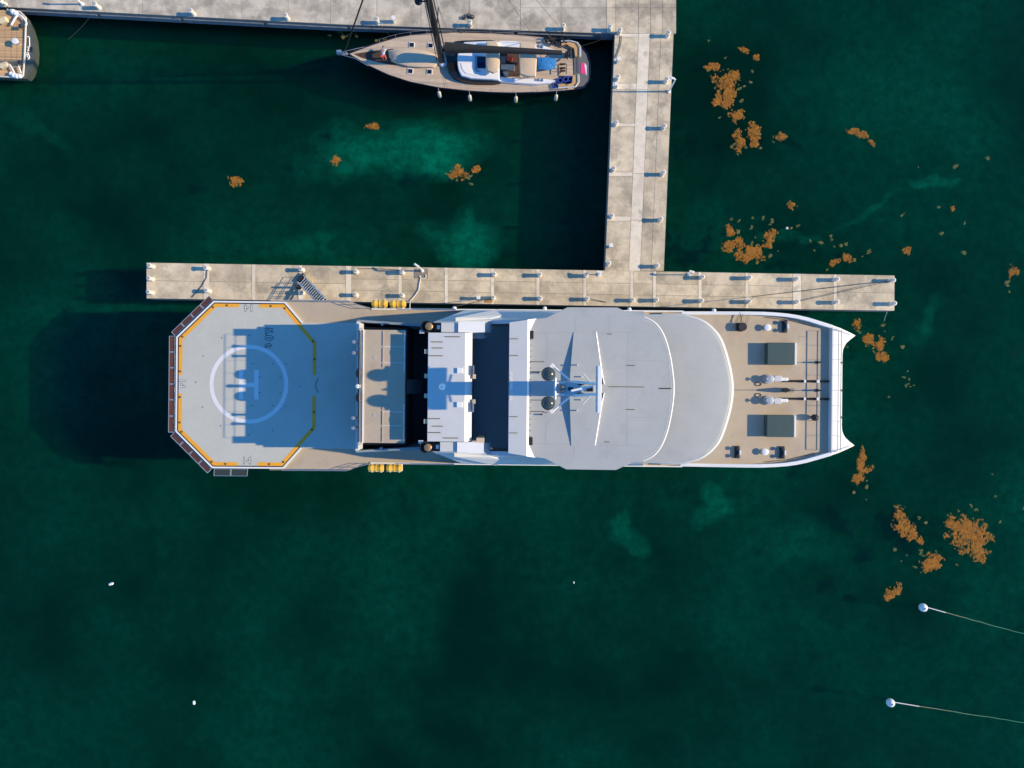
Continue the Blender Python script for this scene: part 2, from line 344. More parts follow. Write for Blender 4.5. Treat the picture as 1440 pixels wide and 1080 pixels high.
piles(quay, [(x, qe(min(max(x, 0), 860)) - k) for x in range(-60, 940, 75) for k in (30, 70)])
for a, b in [(k, min(k + 112, 862)) for k in range(20, 850, 118)]:      # rubbing strip hung along the quay face
    pa, pb = P(a, qe(a), ZP), P(b, qe(b), ZP); d = (pb - pa).normalized(); nrm = Vector((d.y, -d.x, 0)); nrm = nrm if nrm.y < 0 else -nrm
    z0, z1 = .75, 1.45
    q = [pa, pb, pb + nrm * .16, pa + nrm * .16]
    MB().prism([Vector((p.x, p.y, z0)) for p in q], [Vector((p.x, p.y, z1)) for p in q]).build('fender_strip', mat('strip_grey', (.16, .19, .23), .7, .25, 1.2, world=True), quay)

# ------------------------------------------------------------------ bollards
def make_bollard(name, label, group):
    b = thing(name, label, 'bollard', (0, 0, 0), group)
    MB().lathe((0, 0, 0), [(.27, 0), (.27, .04), (.215, .05), (.215, .80), (.255, .83), (.255, .90), (.21, .93)], 16).build('post', BOLL, b, smooth=True)
    MB().lathe((0, 0, 0), [(.14, .92), (.14, .95), (.10, .95), (.10, .935)], 14).build('cap_ring', mat('cap_grey', (.34, .33, .31), .7, .2, 6), b)
    return b
rows = []
def base_px(x, y, h=.0):                 # photo pixel of a bollard's middle -> its foot on the deck
    p = P(x, y, ZP + .5); return Vector((p.x, p.y, ZP))
ordn = ['first', 'second', 'third', 'fourth', 'fifth', 'sixth', 'seventh', 'eighth', 'ninth', 'tenth', 'eleventh', 'twelfth', 'thirteenth', 'fourteenth', 'fifteenth', 'sixteenth']
far_row = [(212, 374), (291, 377), (424, 379), (500.6, 382), (565.6, 383), (695, 386), (759, 386.6), (824, 387.3), (987, 389.8), (1053, 390.5), (1119, 392.4), (1175.5, 393), (1254, 394.5)]
near_row = [(211, 411), (292, 409), (424, 411.5), (500, 414.6), (565.6, 415.6), (693.5, 418.8), (759.5, 419.6), (825.5, 420.5), (889, 422), (922.6, 422), (985.6, 423), (1052, 424), (1119.5, 424.6), (1175, 425), (1255.5, 427)]
right_col = [(939.5, 48), (937, 113), (933.5, 178.6), (932, 243.8), (928.6, 308.7), (923.5, 374)]
left_col = [(868.5, 109.5), (866, 173.8), (862.7, 238), (860, 304), (855.6, 371)]
quay_row = [(3, 3), (136, 8), (270, 17), (403, 23.5), (530.5, 29), (661, 33), (792, 38), (857.5, 39.5), (871.5, 44)]
spec = []
for k, p in enumerate(far_row): spec.append((p, '%s white bollard from the left in the finger pier row away from the ship' % ordn[k]))
for k, p in enumerate(near_row):
    spec.append((p, '%s white bollard from the left in the finger pier row beside the ship' % ordn[k]))
spec.append(((211.5, 392), 'white mooring bollard midway across the left end of the finger pier'))
for k, p in enumerate(right_col): spec.append((p, '%s white bollard from the top along the right edge of the cross pier' % ordn[k]))
for k, p in enumerate(left_col): spec.append((p, '%s white bollard from the top along the left edge of the cross pier' % ordn[k]))
for k, p in enumerate(quay_row): spec.append((p, '%s white bollard from the left along the edge of the grey quay' % ordn[k]))
proto = None
for (x, y), lab in spec:
    loc = base_px(x, y)
    if proto is None:
        proto = make_bollard('mooring_bollard', lab, 'white bollards along the piers'); proto.location = loc
    else: dup(proto, loc, random.uniform(0, 6), lab)

# service pedestals and lamp posts on the piers
def pedestal(x, y, label, rz=0.):
    p = base_px(x, y); t = thing('service_pedestal', label, 'pedestal', p, 'white service pedestals on the piers')
    MB().box(p + Vector((0, 0, .45)), (.34, .30, .9), rz).build('cabinet', BOLL, t, bevel=.02)
    MB().box(p + Vector((0, 0, .95)), (.42, .38, .1), rz).build('lid', WHITE, t, bevel=.02)
    return t
pedestal(554, 27.5, 'white service pedestal on the quay just right of the yacht bow bollard', .5)
pedestal(869.5, 85, 'white service pedestal with hose at the left edge of the cross pier near quay', .2)
pedestal(866, 120.5, 'small white service pedestal beside the first left-edge bollard of the cross pier')
pedestal(858.5, 346, 'white service pedestal low at left edge of the cross pier', .1)
pedestal(673, 419, 'small white pedestal beside the rusty bollard stain on the finger pier')
def lamp(x, y, h, arm, label, r=.07):
    p = P(x, y, ZP); t = thing('lamp_post', label, 'lamp post', p, 'slim white lamp posts on the piers')
    MB().lathe(p, [(.2, 0), (.2, .12), (r, .15), (r * .8, h)], 8).build('pole', WHITE, t, smooth=True)
    q = p + Vector((0, 0, h)); e = q + Vector(arm)
    MB().tube(q - Vector((0, 0, .05)), e, .04).build('arm', WHITE, t)
    MB().box((q + e) / 2 + (e - q) * .25 + Vector((0, 0, -.06)), (.55, .22, .1), math.atan2(arm[1], arm[0])).build('lamp_head', WHITE, t, bevel=.02)
lamp(940.5, 129, 3.2, (-.5, .15, .15), 'slim white lamp post on the right edge of the cross pier', .09)
lamp(594, 381, 2.6, (-.4, .25, .1), 'white lamp post on the finger pier beside a dark square plate', .09)
lamp(968.5, 386.5, 2.0, (-.2, .05, .05), 'short white post near the junction of finger and cross pier', .06)
lamp(842.5, 386.2, 1.6, (-.2, .05, .05), 'thin white post just left of the pier junction', .05)
lamp(116, 6, 1.9, (-.5, .05, .1), 'curved white post by the second bollard from the left on the quay', .09)

# loose gear on the piers
tag(slab('ground_plate', [(583, 377.5), (602, 378), (601.5, 392), (582.5, 391.5)], None, mat('plate_brown', (.24, .21, .17), .9, .15, 2), .0, ZP + .018, ZP + .04), 'dark square plate set in the finger pier under the white hose', 'plate')
def rope(pts, r, m, label, cat='rope', name='mooring_rope'):
    return tag(MB().path(pts, r).build(name, m), label, cat)
def hang(a, b, sag, n=10):
    return [Vector(a).lerp(Vector(b), i / n) - Vector((0, 0, sag * 4 * (i / n) * (1 - i / n))) for i in range(n + 1)]
hz = ZP + .08
pts = [(598, 386), (599.5, 389), (597, 391.5), (593, 391.5), (590.5, 389.5), (590, 387.5), (591.5, 391), (590, 398), (588.5, 408), (584, 415), (577, 423)]
rope([P(x, y, hz) for x, y in pts] + [S(576, -109, 8.1) + Vector((0, -.33, 0))], .055, ROPEW, 'white hose curving from the finger pier to the ship', 'hose', 'water_hose')
rope([P(874, 50, hz), P(873, 62, hz), P(869, 74, hz), P(866, 81, hz)], .04, ROPE, 'dark hose lying along the left edge of the cross pier', 'hose', 'dark_hose')
rope([P(291, 378, hz), P(290.5, 390, hz), P(284, 402, hz), P(270, 418, hz)], .035, ROPE, 'dark line lying near the left end of the finger pier', 'rope')
rope(hang(P(1251, 395, ZP + .6), P(1060, 417, ZP + .1), .0) + hang(P(1060, 417, ZP + .1), S(1046, -109, 9.0), .0, 4), .03, ROPE, 'long dark mooring line from the right end of the finger pier to the bow', 'rope')
rope(hang(P(1251, 395.5, ZP + .5), P(1122, 424, ZP + .3), .1), .03, ROPE, 'shorter dark mooring line slanting across the right end of the finger pier', 'rope')
rope(hang(P(692, 419, ZP + .5), S(640, -109, 8.0), .2), .035, ROPE, 'dark mooring line from the rust-stained bollard to the ship', 'rope')
rope(hang(P(825, 419, ZP + .4), P(853, 425, ZP + .1), .0) , .035, ROPE, 'short dark line beside the bollard above the silver bridge roof', 'rope')
rope([P(505, 378, hz), P(520, 377.5, hz), P(545, 378.5, hz), P(566, 380, hz)], .03, ROPE, 'dark cable along the outer edge of the finger pier', 'rope')
rope(hang(P(136, 9, ZP + .4), P(96, 55, .02), .3), .010, mat('grey_line', (.12, .13, .12), .9), 'thin pale line running from the quay into the water', 'rope')
rope(hang(P(1252, 429, ZP + .2), P(1243, 452, -.3), .1), .025, ROPEW, 'pale line hanging into the water from the right end of the finger pier', 'rope')
tag(MB().box(P(687, 423.3, ZP + .032), (.8, .35, .012)).build('rust_stain', mat('rust_stain_m', (.40, .20, .07), .95, .4, 4)), 'orange rust stain beside a bollard on the finger pier', 'stain')
for k, (x, y) in enumerate(((652, 25.5), (659, 22.5), (664, 24.5))):
    p = P(x, y, ZP); t = thing('bicycle_rack_block' if False else 'mooring_shackle', ('leftmost', 'middle', 'rightmost')[k] + ' of three dark shackles on the quay behind the yacht', 'shackle', p, 'dark shackles on the quay')
    b = MB(); b.path([p + Vector((.22 * math.cos(a), .14 * math.sin(a), .08 + .12 * abs(math.sin(a)))) for a in [i * .52 for i in range(13)]], .05)
    b.build('ring', DARK, t); MB().box(p + Vector((0, -.12, .06)), (.3, .14, .12)).build('foot', BLACK, t, bevel=.02)

# ================================================================== the grey catamaran ship
ship = thing('support_ship', 'long silver grey catamaran support ship with a helideck beside the finger pier', 'ship', (0, -.33, 0), local=True, rz=-.0093)
def mir(pts): return pts + [(x, -v) for x, v in pts[::-1]]
def ring(pts, z): return [S(x, v, z) for x, v in pts]
def block(name, half, z0, z1, m, parent=ship, bottom=None, bevel=0., smooth=False):
    """mirrored outline; the plan stays the one seen at z1 unless a bottom outline is given"""
    top = ring(mir(half), z1); bot = [Vector((p.x, p.y, z0)) for p in top] if bottom is None else ring(mir(bottom), z0)
    return MB().prism(bot, top).build(name, m, parent, bevel=bevel, smooth=smooth)
def sbox(name, x0, x1, v0, v1, z0, z1, m, parent=ship, bevel=0.):
    a, b = S(x0, v0, z1), S(x1, v1, z1); a.z = z0
    return MB().span(a, b).build(name, m, parent, bevel=bevel)
def rail(pts, h, parent=ship, m=STEEL, bars=(1., .55), gap=1.5, r=.03, name='railing', pr=.03):
    b = MB()
    for k in bars: b.path([p + Vector((0, 0, h * k)) for p in pts], r if k == 1. else r * .8, 5)
    for p, q in zip(pts, pts[1:]):
        n = max(1, round((q - p).length / gap))
        for i in range(n + 1):
            c = p.lerp(q, i / n); b.tube(c, c + Vector((0, 0, h)), pr, n=5)
    return b.build(name, m, parent)
ZH, ZS, ZF = 8.3, 8.0, 8.6
# hulls
for sgn in (1, -1):
    rings = []
    cy = -sgn * 5.35
    for (x, hb, top) in ((-31.2, 1.5, 5.0), (-25, 2.0, 5.0), (0, 2.1, 5.0), (18, 1.9, 5.0), (26, 1.25, 5.0), (30.5, .5, 5.0), (33.2, .06, 5.0)):
        rings.append([Vector((x, cy + hb * k, z)) for k, z in ((-.15, -1.6), (-.7, -1.2), (-1, 0), (-1, 3.0), (-.8, 5.2), (.8, 5.2), (1, 3.0), (1, 0), (.7, -1.2), (.15, -1.6))])
    MB().loft(rings).build('catamaran_hull', SHIP, ship, smooth=True)
block('deck_house_body', [(292, 104), (522, 107), (1050, 108.5), (1090, 107.5), (1120, 104.7), (1147, 97), (1171, 90.5)], 3.6, 7.9, SHIP)
# side decks, aft part flares out beside the helideck
SIDE = [(380, 119.5), (492, 119), (500, 115.5), (522, 109), (960, 109.8)]
for sgn in (1, -1):
    out = [(x, v * sgn) for x, v in SIDE]; inn = [(960, 86 * sgn), (380, 86 * sgn)]
    top = ring(out + inn, ZS); MB().prism([Vector((p.x, p.y, 7.55)) for p in top], top).build('side_deck', TEAK, ship)
    b = MB(); g = [S(x, (v - .9) * sgn, ZS) for x, v in SIDE[3:]]
    for p, q in zip(g, g[1:]): b.box((p + q) / 2 + Vector((0, 0, .07)), ((q - p).length, .14, .14), math.atan2(q.y - p.y, q.x - p.x))
    b.build('gunwale', WHITE, ship)
    rail([S(x, (v - 1.2) * sgn, ZS) for x, v in ((402, 119.3), (492, 119), (500, 115.5), (520, 110))], 1.05, gap=2.6)
    rail([S(x, (v - 1.2) * sgn, ZS) for x, v in ((580, 109.3), (640, 109.3))], 1.0, gap=1.6)
# helideck
OCT = [(247.5, 66.5), (299.5, 117.5), (400, 117.3), (425, 88.5)]
OCTM = [(448, 61.5)]
block('helideck_plate', OCT + [(523, 88.5)], 7.95, ZH, HELI)
def inset(pts, d):                        # closed polygon moved inwards
    n = len(pts); c = [Vector(p) for p in pts]; out = []
    A = sum(c[i].x * c[(i + 1) % n].y - c[(i + 1) % n].x * c[i].y for i in range(n)); s = 1 if A > 0 else -1
    for i in range(n):
        d1 = (c[i] - c[i - 1]).normalized(); d2 = (c[(i + 1) % n] - c[i]).normalized()
        n1 = Vector((-d1.y, d1.x)) * s; n2 = Vector((-d2.y, d2.x)) * s; m = (n1 + n2).normalized(); k = d / max(.3, m.dot(n1)); out.append(c[i] + m * k)
    return [(p.x, p.y) for p in out]
octf = mir(OCT + OCTM)
def sp2(pts, z=ZH): return [S(x, v, z).xy for x, v in pts]
px1 = 1 / s_at(ZH)
edge = OCT[::-1]; edge = edge + [(x, -v) for x, v in OCT]          # open run round the stern: starboard knee to port knee
r1 = inset(octf, 1.0); idx = [3, 2, 1, 0, 9, 8, 7, 6]
MB().strip(sp2([r1[i] for i in idx]), 2.2 * px1, ZH + .05).build('white_rim', WHITE, ship)
r2 = inset(octf, 2.9); MB().strip(sp2([r2[i] for i in idx]), 1.5 * px1, ZH + .004).build('black_gutter', BLACK, ship)
r3 = inset(octf, 6.1)
def mid(a, b, t): return (a[0] + (b[0] - a[0]) * t, a[1] + (b[1] - a[1]) * t)
q = r3                                    # 0 stern right .. order: 0 left+,1 topleft+,2 topright+,3 knee+,4 right+,5 right-,6 knee-,7 topright-,8 topleft-,9 left-
runs = [[(q[0][0], 13), q[0], q[1], (335, q[1][1])], [(363, q[2][1]), q[2], q[4], (q[4][0], 15)], [(q[0][0], -13), q[9], q[8], (335, q[8][1])], [(363, q[7][1]), q[7], q[5], (q[5][0], -15)]]
for rn in runs: MB().strip(sp2(rn), 5.0 * px1, ZH + .006).build('yellow_line', YEL, ship)
ch = [(447.5, -10), (444.5, -4), (443.8, 0), (444.8, 5), (447.5, 10)]; MB().strip(sp2(ch), .9 * px1, ZH + .006).build('black_chevron', DARK, ship)
C0 = S(350, -1, ZH); cb = MB(); N = 64; r_o, r_i = 55.5 * px1, 49.8 * px1
cb.add([(C0.x + r_o * math.cos(2 * math.pi * i / N), C0.y + r_o * math.sin(2 * math.pi * i / N), ZH + .006) for i in range(N)] + [(C0.x + r_i * math.cos(2 * math.pi * i / N), C0.y + r_i * math.sin(2 * math.pi * i / N), ZH + .006) for i in range(N)], [(i, (i + 1) % N, N + (i + 1) % N, N + i) for i in range(N)])
cb.build('landing_circle', LINEW, ship)
hb = MB()
for x0, x1, v0, v1 in ((336, 342, -21, 20.5), (357.5, 363.6, -21, 20.5), (342, 357.5, -3, 3)):
    hb.sheet([S(x0, v0, ZH + .006), S(x1, v0, ZH + .006), S(x1, v1, ZH + .006), S(x0, v1, ZH + .006)])
hb.build('landing_letter', LINEW, ship)
def outlined(body, size, x, v, rz, fill=LINEW):
    p = S(x, v, ZH + .008); text_mesh(body, size * 1.0, 'marking_text', DARK, ship, p, rz)
    cu = None; p2 = S(x, v, ZH + .012); t = text_mesh(body, size * 1.0, 'marking_text_fill', fill, ship, p2, rz)
    return t
def outl(body, size, x, v, rz, wd=.035):
    for nm, m, off, dz in (('marking_outline', DARK, wd, .008), ('marking_text', LINEW, -.012, .012)):
        cu = bpy.data.curves.new(nm, 'FONT'); cu.body = body; cu.size = size; cu.align_x = 'CENTER'; cu.align_y = 'CENTER'; cu.offset = off; cu.space_character = 1.0
        t = bpy.data.objects.new(nm, cu); me = bpy.data.meshes.new_from_object(t); bpy.data.objects.remove(t)
        p = S(x, v, ZH + dz); c, sn = math.cos(rz), math.sin(rz)
        for vv in me.vertices: vv.co = Vector((vv.co.x * c - vv.co.y * sn + p.x, vv.co.x * sn + vv.co.y * c + p.y, p.z))
        me.materials.append(m); o = bpy.data.objects.new(nm, me); COL.objects.link(o); o.parent = ship
outl('14', 1.0, 255.5, -1.5, R(-90), .03); outl('14', 1.0, 347.5, 107, 0, .03); outl('14', 1.0, 349, -108.5, R(180), .03); outl('5.0 t', 1.05, 377, -67, R(-90), .06)
db = [(285, -40), (275, -3), (285, 32), (350, -70), (311, -66), (311, 58), (350, 70), (384, -67), (384, 64)] + [(x, v) for x in (355, 384, 402) for v in (-30, 29)] + [(x, v) for x in (365, 394) for v in (-11, 11)] + [(421, 1)]
for x, v in db: MB().lathe(S(x, v, ZH), [(.07, .002), (.07, .012)], 8).build('tie_down', mat('tie_grey', (.12, .12, .13), .6), ship)
for rn in runs:
    for a, b_ in zip(rn, rn[1:]):
        L_ = math.dist(a, b_); 
        for t in ([.5] if L_ < 45 else [.06, .94] if L_ > 60 else [.1, .8]):
            x, v = mid(a, b_, t); MB().lathe(S(x, v, ZH), [(.11, .01), (.11, .05), (.06, .08)], 10).build('deck_light', RUST, ship)
# safety nets folded out round the stern
def net(a, b, wd, m, drop=0., tilt=0.):
    pa, pb = S(*a, ZH - .15), S(*b, ZH - .15); d = (pb - pa).normalized(); nrm = Vector((d.y, -d.x, 0))
    if nrm.dot(pa - S(350, 0, ZH)) < 0: nrm = -nrm
    sk = d * tilt
    o = [pa + d * .04, pb - d * .04, pb - d * .04 + nrm * wd + Vector((0, 0, -drop)) + sk, pa + d * .04 + nrm * wd + Vector((0, 0, -drop)) + sk]
    f = MB(); f.path(o + [o[0]], .035, 5); f = f.build('net_frame', STEEL, ship)
    c = sum(o, Vector()) / 4; sh = [c + (p - c) * .93 for p in o]
    n2 = MB().prism([p - Vector((0, 0, .02)) for p in sh], sh).build('net', m, f); return f
LN = [(-68, -45), (-45, -23), (-23, 0), (0, 22), (22, 45), (45, 68)]
for a, b in LN: net((245.6, a), (245.6, b), .52, NET, -.12)
for sgn in (1, -1):
    A0, B0 = (245.5, 67.5 * sgn), (298.5, 119.5 * sgn)
    for i in range(4): net(mid(A0, B0, i / 4), mid(A0, B0, (i + 1) / 4), .52, NET, -.05)
for i in range(2): net((302 + i * 24, 118.5), (326 + i * 24, 118.5), .75, NETD, .5, -.25)
for x in range(330, 402, 24): MB().tube(S(x, -119, ZH - .1), S(x, -120.5, ZH + .15), .04).build('net_bracket', STEEL, ship)

# ---- hangar block with the tan sun deck on top
ZT = 15.2
BX0, BX1 = 502, 612
def stbd(half_v0, half_v1): return [(BX0, half_v0), (BX1, half_v1)]
block('hangar_wall', [(502.5, 83), (572, 83)], 7.9, 13.3, FLOOR_D)
# sloping outer walls (top rim at z 14.6)
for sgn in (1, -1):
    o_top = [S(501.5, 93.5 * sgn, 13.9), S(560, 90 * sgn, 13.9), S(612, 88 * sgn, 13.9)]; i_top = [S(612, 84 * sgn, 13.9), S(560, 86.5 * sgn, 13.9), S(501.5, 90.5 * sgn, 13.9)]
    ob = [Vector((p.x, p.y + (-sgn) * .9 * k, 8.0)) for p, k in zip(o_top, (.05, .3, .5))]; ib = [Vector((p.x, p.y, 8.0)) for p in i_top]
    MB().prism(ob + ib, o_top + i_top).build('side_wall', mat('wall_shaded', (.24, .29, .32), .5, .05, 1), ship)  # darker colour stands in for the shade on these walls
sbox('aft_coaming', 500.5, 503.5, -91, 91, 8.3, 14.3, SHIP)
block('sun_deck', [(507, 79.5), (569, 79.5)], 14.7, ZT, TEAK)
sbox('deck_trim', 509.8, 511.0, -80, 80, ZT - .2, ZT + .10, WHITE)
for v0, v1 in ((-78, -61), (-59.5, -38), (-36.5, -20), (24, 33), (34.5, 54), (55.5, 77)): sbox('deck_edge_strip', 567.6, 568.8, v0, v1, ZT - .1, ZT + .08, WHITE)
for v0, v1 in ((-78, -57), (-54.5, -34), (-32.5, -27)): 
    for sg in (1, -1): sbox('low_coaming', 537.6, 538.6, v0 * sg, v1 * sg, ZT, ZT + .07, mat('coaming_shadow_tan', (.42, .35, .31), .8, .1, 2))  # low coaming strips, their shading put into the darker tan
rail([S(509.5, v, ZT + .1) for v in (-81, -40, 0, 40, 81)], 1.12, m=mat('rail_grey', (.20, .21, .22), .5), bars=(1., .5), gap=1.1, r=.032, pr=.016)
for v in (-61, -46, 44, 58): 
    MB().lathe(S(501, v, 14.3), [(.12, 0), (.12, 1.1), (.17, 1.12), (.17, 1.27), (.05, 1.3)], 10).build('flood_light', STEEL, ship, smooth=True)
for v in (-18, 16):
    b = MB(); b.ball(S(505, v, ZT + .05), .5, sq=(.6, 1, 1)); b.build('dark_searchlight', BLACK, ship, smooth=True)
b = MB(); b.lathe(S(506, 0, ZT - .2), [(.16, 0), (.16, .8), (.2, 1.0), (.1, 1.15)], 10); b.build('stern_light', WHITE, ship, smooth=True)
b = MB()
for v in (-56, -33.5, 35.5, 55): b.strip([S(538.6, v, ZT).xy, S(567, v, ZT).xy], .10, ZT + .005)
b.strip([S(512.5, -79, ZT).xy, S(512.5, 79, ZT).xy], .05, ZT + .005)
b.build('panel_seam', mat('pale_seam', (.60, .53, .46), .8), ship)
for v in (-34, 34): MB().lathe(S(526.5, v * 1.2, ZT), [(.14, .002), (.14, .03)], 10).build('deck_fitting', GALV, ship)
for sg in (1, -1):
    MB().lathe(S(538, 86.5 * sg, 13.3), [(.14, 0), (.14, .5), (.08, .7)], 8).build('vent_pipe', GALV, ship)
    # corner screens beside the sun deck, they throw the stepped ends of the shadow on the helideck
    sbox('corner_screen', 504.0, 504.8, 79 * sg, 90 * sg, 14, 15.85, SHIP)
# stair down the middle of the well
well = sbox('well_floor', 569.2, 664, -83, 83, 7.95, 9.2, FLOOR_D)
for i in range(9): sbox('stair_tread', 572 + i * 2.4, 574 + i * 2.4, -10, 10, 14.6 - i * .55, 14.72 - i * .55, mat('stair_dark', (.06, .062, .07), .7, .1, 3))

# ---- engine casing roof (pale, crossed by the mast shadow)
ZR = 17.15
def xs(x, z0, z1): return 720 + (x - 720) * s_at(z1) / s_at(z0)
casing = block('casing_wall', [(604, 75), (661, 75)], 9.2, 15.9, SHIP)
block('casing_roof', [(601.5, 76.5), (653.5, 76.5)], 16.7, ZR, ROOF2, bevel=.02)
rf = MB(); t0 = [S(653.6, 76.5, ZR), S(653.6, -76.5, ZR)]; t1 = [S(663.5, -76.5, 16.15), S(663.5, 76.5, 16.15)]
rf.prism([p - Vector((0, 0, .35)) for p in t0 + t1], t0 + t1).build('sloping_front', WHITE, ship)
for sg in (1, -1):
    sbox('funnel_box', 619.5, 643, 77.2 * sg, 90.5 * sg, 9.5, 16.7, ROOF2, bevel=.02)
    # side arms that close the well
    a0 = [S(643.6, 77.2 * sg, 16.9), S(663, 77.2 * sg, 16.85), S(681, 78 * sg, 16.8), S(681, 93 * sg, 16.8), S(643.6, 91 * sg, 16.9)]
    MB().prism([p - Vector((0, 0, 1.2)) for p in a0], a0).build('side_arm', WHITE, ship)
    a1 = [S(681.1, 78 * sg, 16.6), S(690, 78.5 * sg, 15.4), S(690, 94 * sg, 15.4), S(681.1, 93 * sg, 16.6)]
    MB().prism([p - Vector((0, 0, 1.2)) for p in a1], a1).build('side_arm_tip', ROOF, ship)
    ex = sbox('exhaust_box', 593.5, 619.3, 78.2 * sg, 90.5 * sg, 13.3, 16.0, BLACK)
    p = S(599.5, 84.5 * sg, 16.0)
    e = MB().lathe(p, [(.52, 0), (.52, .45), (.42, .45), (.42, .1)], 16).build('exhaust_ring', BLACK, ex, smooth=True)
    MB().lathe(p + Vector((.25, 0, 0)), [(.30, .0), (.34, .55), (.26, .6)], 14).build('exhaust_pipe', BRONZE, ex, smooth=True)
    MB().box(S(616, 84 * sg, 16.15), (.25, .35, .25)).build('exhaust_lamp', WHITE, ex)
    MB().box(S(592.5, 77.5 * sg, 15.9), (.4, .3, .3)).build('floodlight', WHITE, ship)
for v in (-50, -15.5, 12.5, 48.5): sbox('light_bracket', 596.5, 601.4, v - 3, v + 3, ZR - .55, ZR - .15, TAN)
for x0, x1, v in ((606, 622, -63.5), (607, 622, -55), (603, 622, -44), (602, 619, 44.5), (608, 623, 55), (603, 620, 64), (625, 646, -71), (624, 645, 71.5)):
    sbox('roof_antenna', x0, x1, v - .5, v + .5, ZR + .02, ZR + .06, DARK)
for v in (-23.5, 24.5): sbox('roof_locker', 642.5, 650.5, v - 3.7, v + 3.7, ZR, ZR + .18, WHITE, bevel=.02)
MB().lathe(S(622.5, -.5, ZR), [(.22, 0), (.22, .35), (.3, .45), (.12, .65)], 12).build('roof_lamp', WHITE, ship, smooth=True)
# deck furniture catching the light at the edge of the well
for k, (x0, x1, v0, v1, z) in enumerate(((664.2, 668.5, -18.5, -12, 15.3), (664, 668.5, 17, 23, 15.3), (670.5, 681.5, 71, 78, 14.2), (664, 671, 75.5, 78, 14.2))):
    sbox('locker', x0, x1, v0, v1, z - 3, z + 1.3 if k < 2 else z + 2.6, TAN if k != 1 else TEAK, bevel=.03)
for v in (-24, 28): sbox('ladder', 664.5, 666, v - 7, v + 7, 15, 16.9, STEEL); 
b = MB()
for i in range(6): b.box(S(665 + i * 2.8, -74, 15.2), (.12, .7, .06))
b.box(S(673, -71.3, 15.2), (1.5, .06, .06)); b.build('boarding_ladder', STEEL, ship)

# ---- side skirts of the superstructure
for sg in (1, -1):
    top = [S(609, 91.5 * sg, 15.6), S(643.6, 92.5 * sg, 16.2), S(690, 95 * sg, 15.6), S(742, 96 * sg, 16.8), S(905, 100 * sg, 15.0)]
    kn = [S(650, 107 * sg, 13.4), S(668, 107.5 * sg, 13.4), S(705, 108 * sg, 13.4), S(760, 108 * sg, 13.4), S(905, 106 * sg, 13.2)]
    bot = [S(655, 108.4 * sg, 8.05), S(675, 108.5 * sg, 8.05), S(705, 108.7 * sg, 8.05), S(760, 108.8 * sg, 8.05), S(905, 108.8 * sg, 8.05)]
    ins = lambda L_: [p + Vector((0, .35 * sg, -.05)) for p in L_]
    MB().loft([list(r0) for r0 in zip(top, kn, bot, ins(bot), ins(kn), ins(top))]).build('side_skirt', SHIP, ship)
    # proud triangular panel that catches the sun
    A, B, C, D = S(640, 93.0 * sg, 16.1), S(699, 107.3 * sg, 13.6), S(708, 101.5 * sg, 14.7), S(689, 97.0 * sg, 15.4)
    off = Vector((0, -sg * .30, .12)); of2 = Vector((0, -sg * .02, .0))
    f = [A + off, B + off * .6, C + of2, D + of2]; bk = [p + Vector((0, sg * .5, -.1)) for p in f]
    MB().prism(bk, f).build('sunlit_panel', ROOF2, ship)

# ---- bridge
ZB = 17.4
LIP = [(905, 101.5), (921, 93), (933, 76), (941.5, 50), (946.5, 20), (947.8, 0.01)]
WING = [(754, 97.3), (767, 99), (797, 114), (867, 114.3), (893, 102.5)]
def smooth_curve(pts, n=4):
    out = []
    for i in range(len(pts) - 1):
        p0, p1, p2 = pts[max(i - 1, 0)], pts[i], pts[i + 1]; p3 = pts[i + 2] if i + 2 < len(pts) else (2 * p2[0] - p1[0] if False else p1[0], -p1[1])
        for k in range(n):
            t = k / n; out.append(tuple(.5 * (2 * p1[j] + (p2[j] - p0[j]) * t + (2 * p0[j] - 5 * p1[j] + 4 * p2[j] - p3[j]) * t * t + (3 * p1[j] - p0[j] - 3 * p2[j] + p3[j]) * t ** 3) for j in (0, 1)))
    return out + [pts[-1]]
LIP = smooth_curve(LIP)
block('bridge_wall', [(722, 88), (880, 88), (905, 80), (920, 62), (930, 30), (932, .1)], 8.6, 16.9, GLASS)
block('bridge_floor_band', [(722, 90), (880, 90), (907, 82), (923, 63), (934, 30), (936, .1)], 12.0, 13.6, SHIP)
roofp = [(743.5, 96)] + WING + LIP[:-1]
block('bridge_roof', roofp, ZB - .45, ZB, ROOF, bevel=.03)
# white lip round the front, dipping towards the bow
lip_in = [(893, 102.5)] + LIP; b = MB()
def cl(pts): return pts + [(x, -v) for x, v in pts[:-1][::-1]]
o_ = cl(LIP); i_ = [(x - 4.6 * max(.35, 1 - abs(v) / 150), v * .958) for x, v in o_]
b.loft([[S(xi, vi, ZB + .02), S(xo + .8, vo * 1.004, ZB - .42), S(xo, vo, ZB - .6)] for (xi, vi), (xo, vo) in zip(i_, o_)], cap=False, closed=False); b.build('front_lip', WHITE, ship, smooth=True)
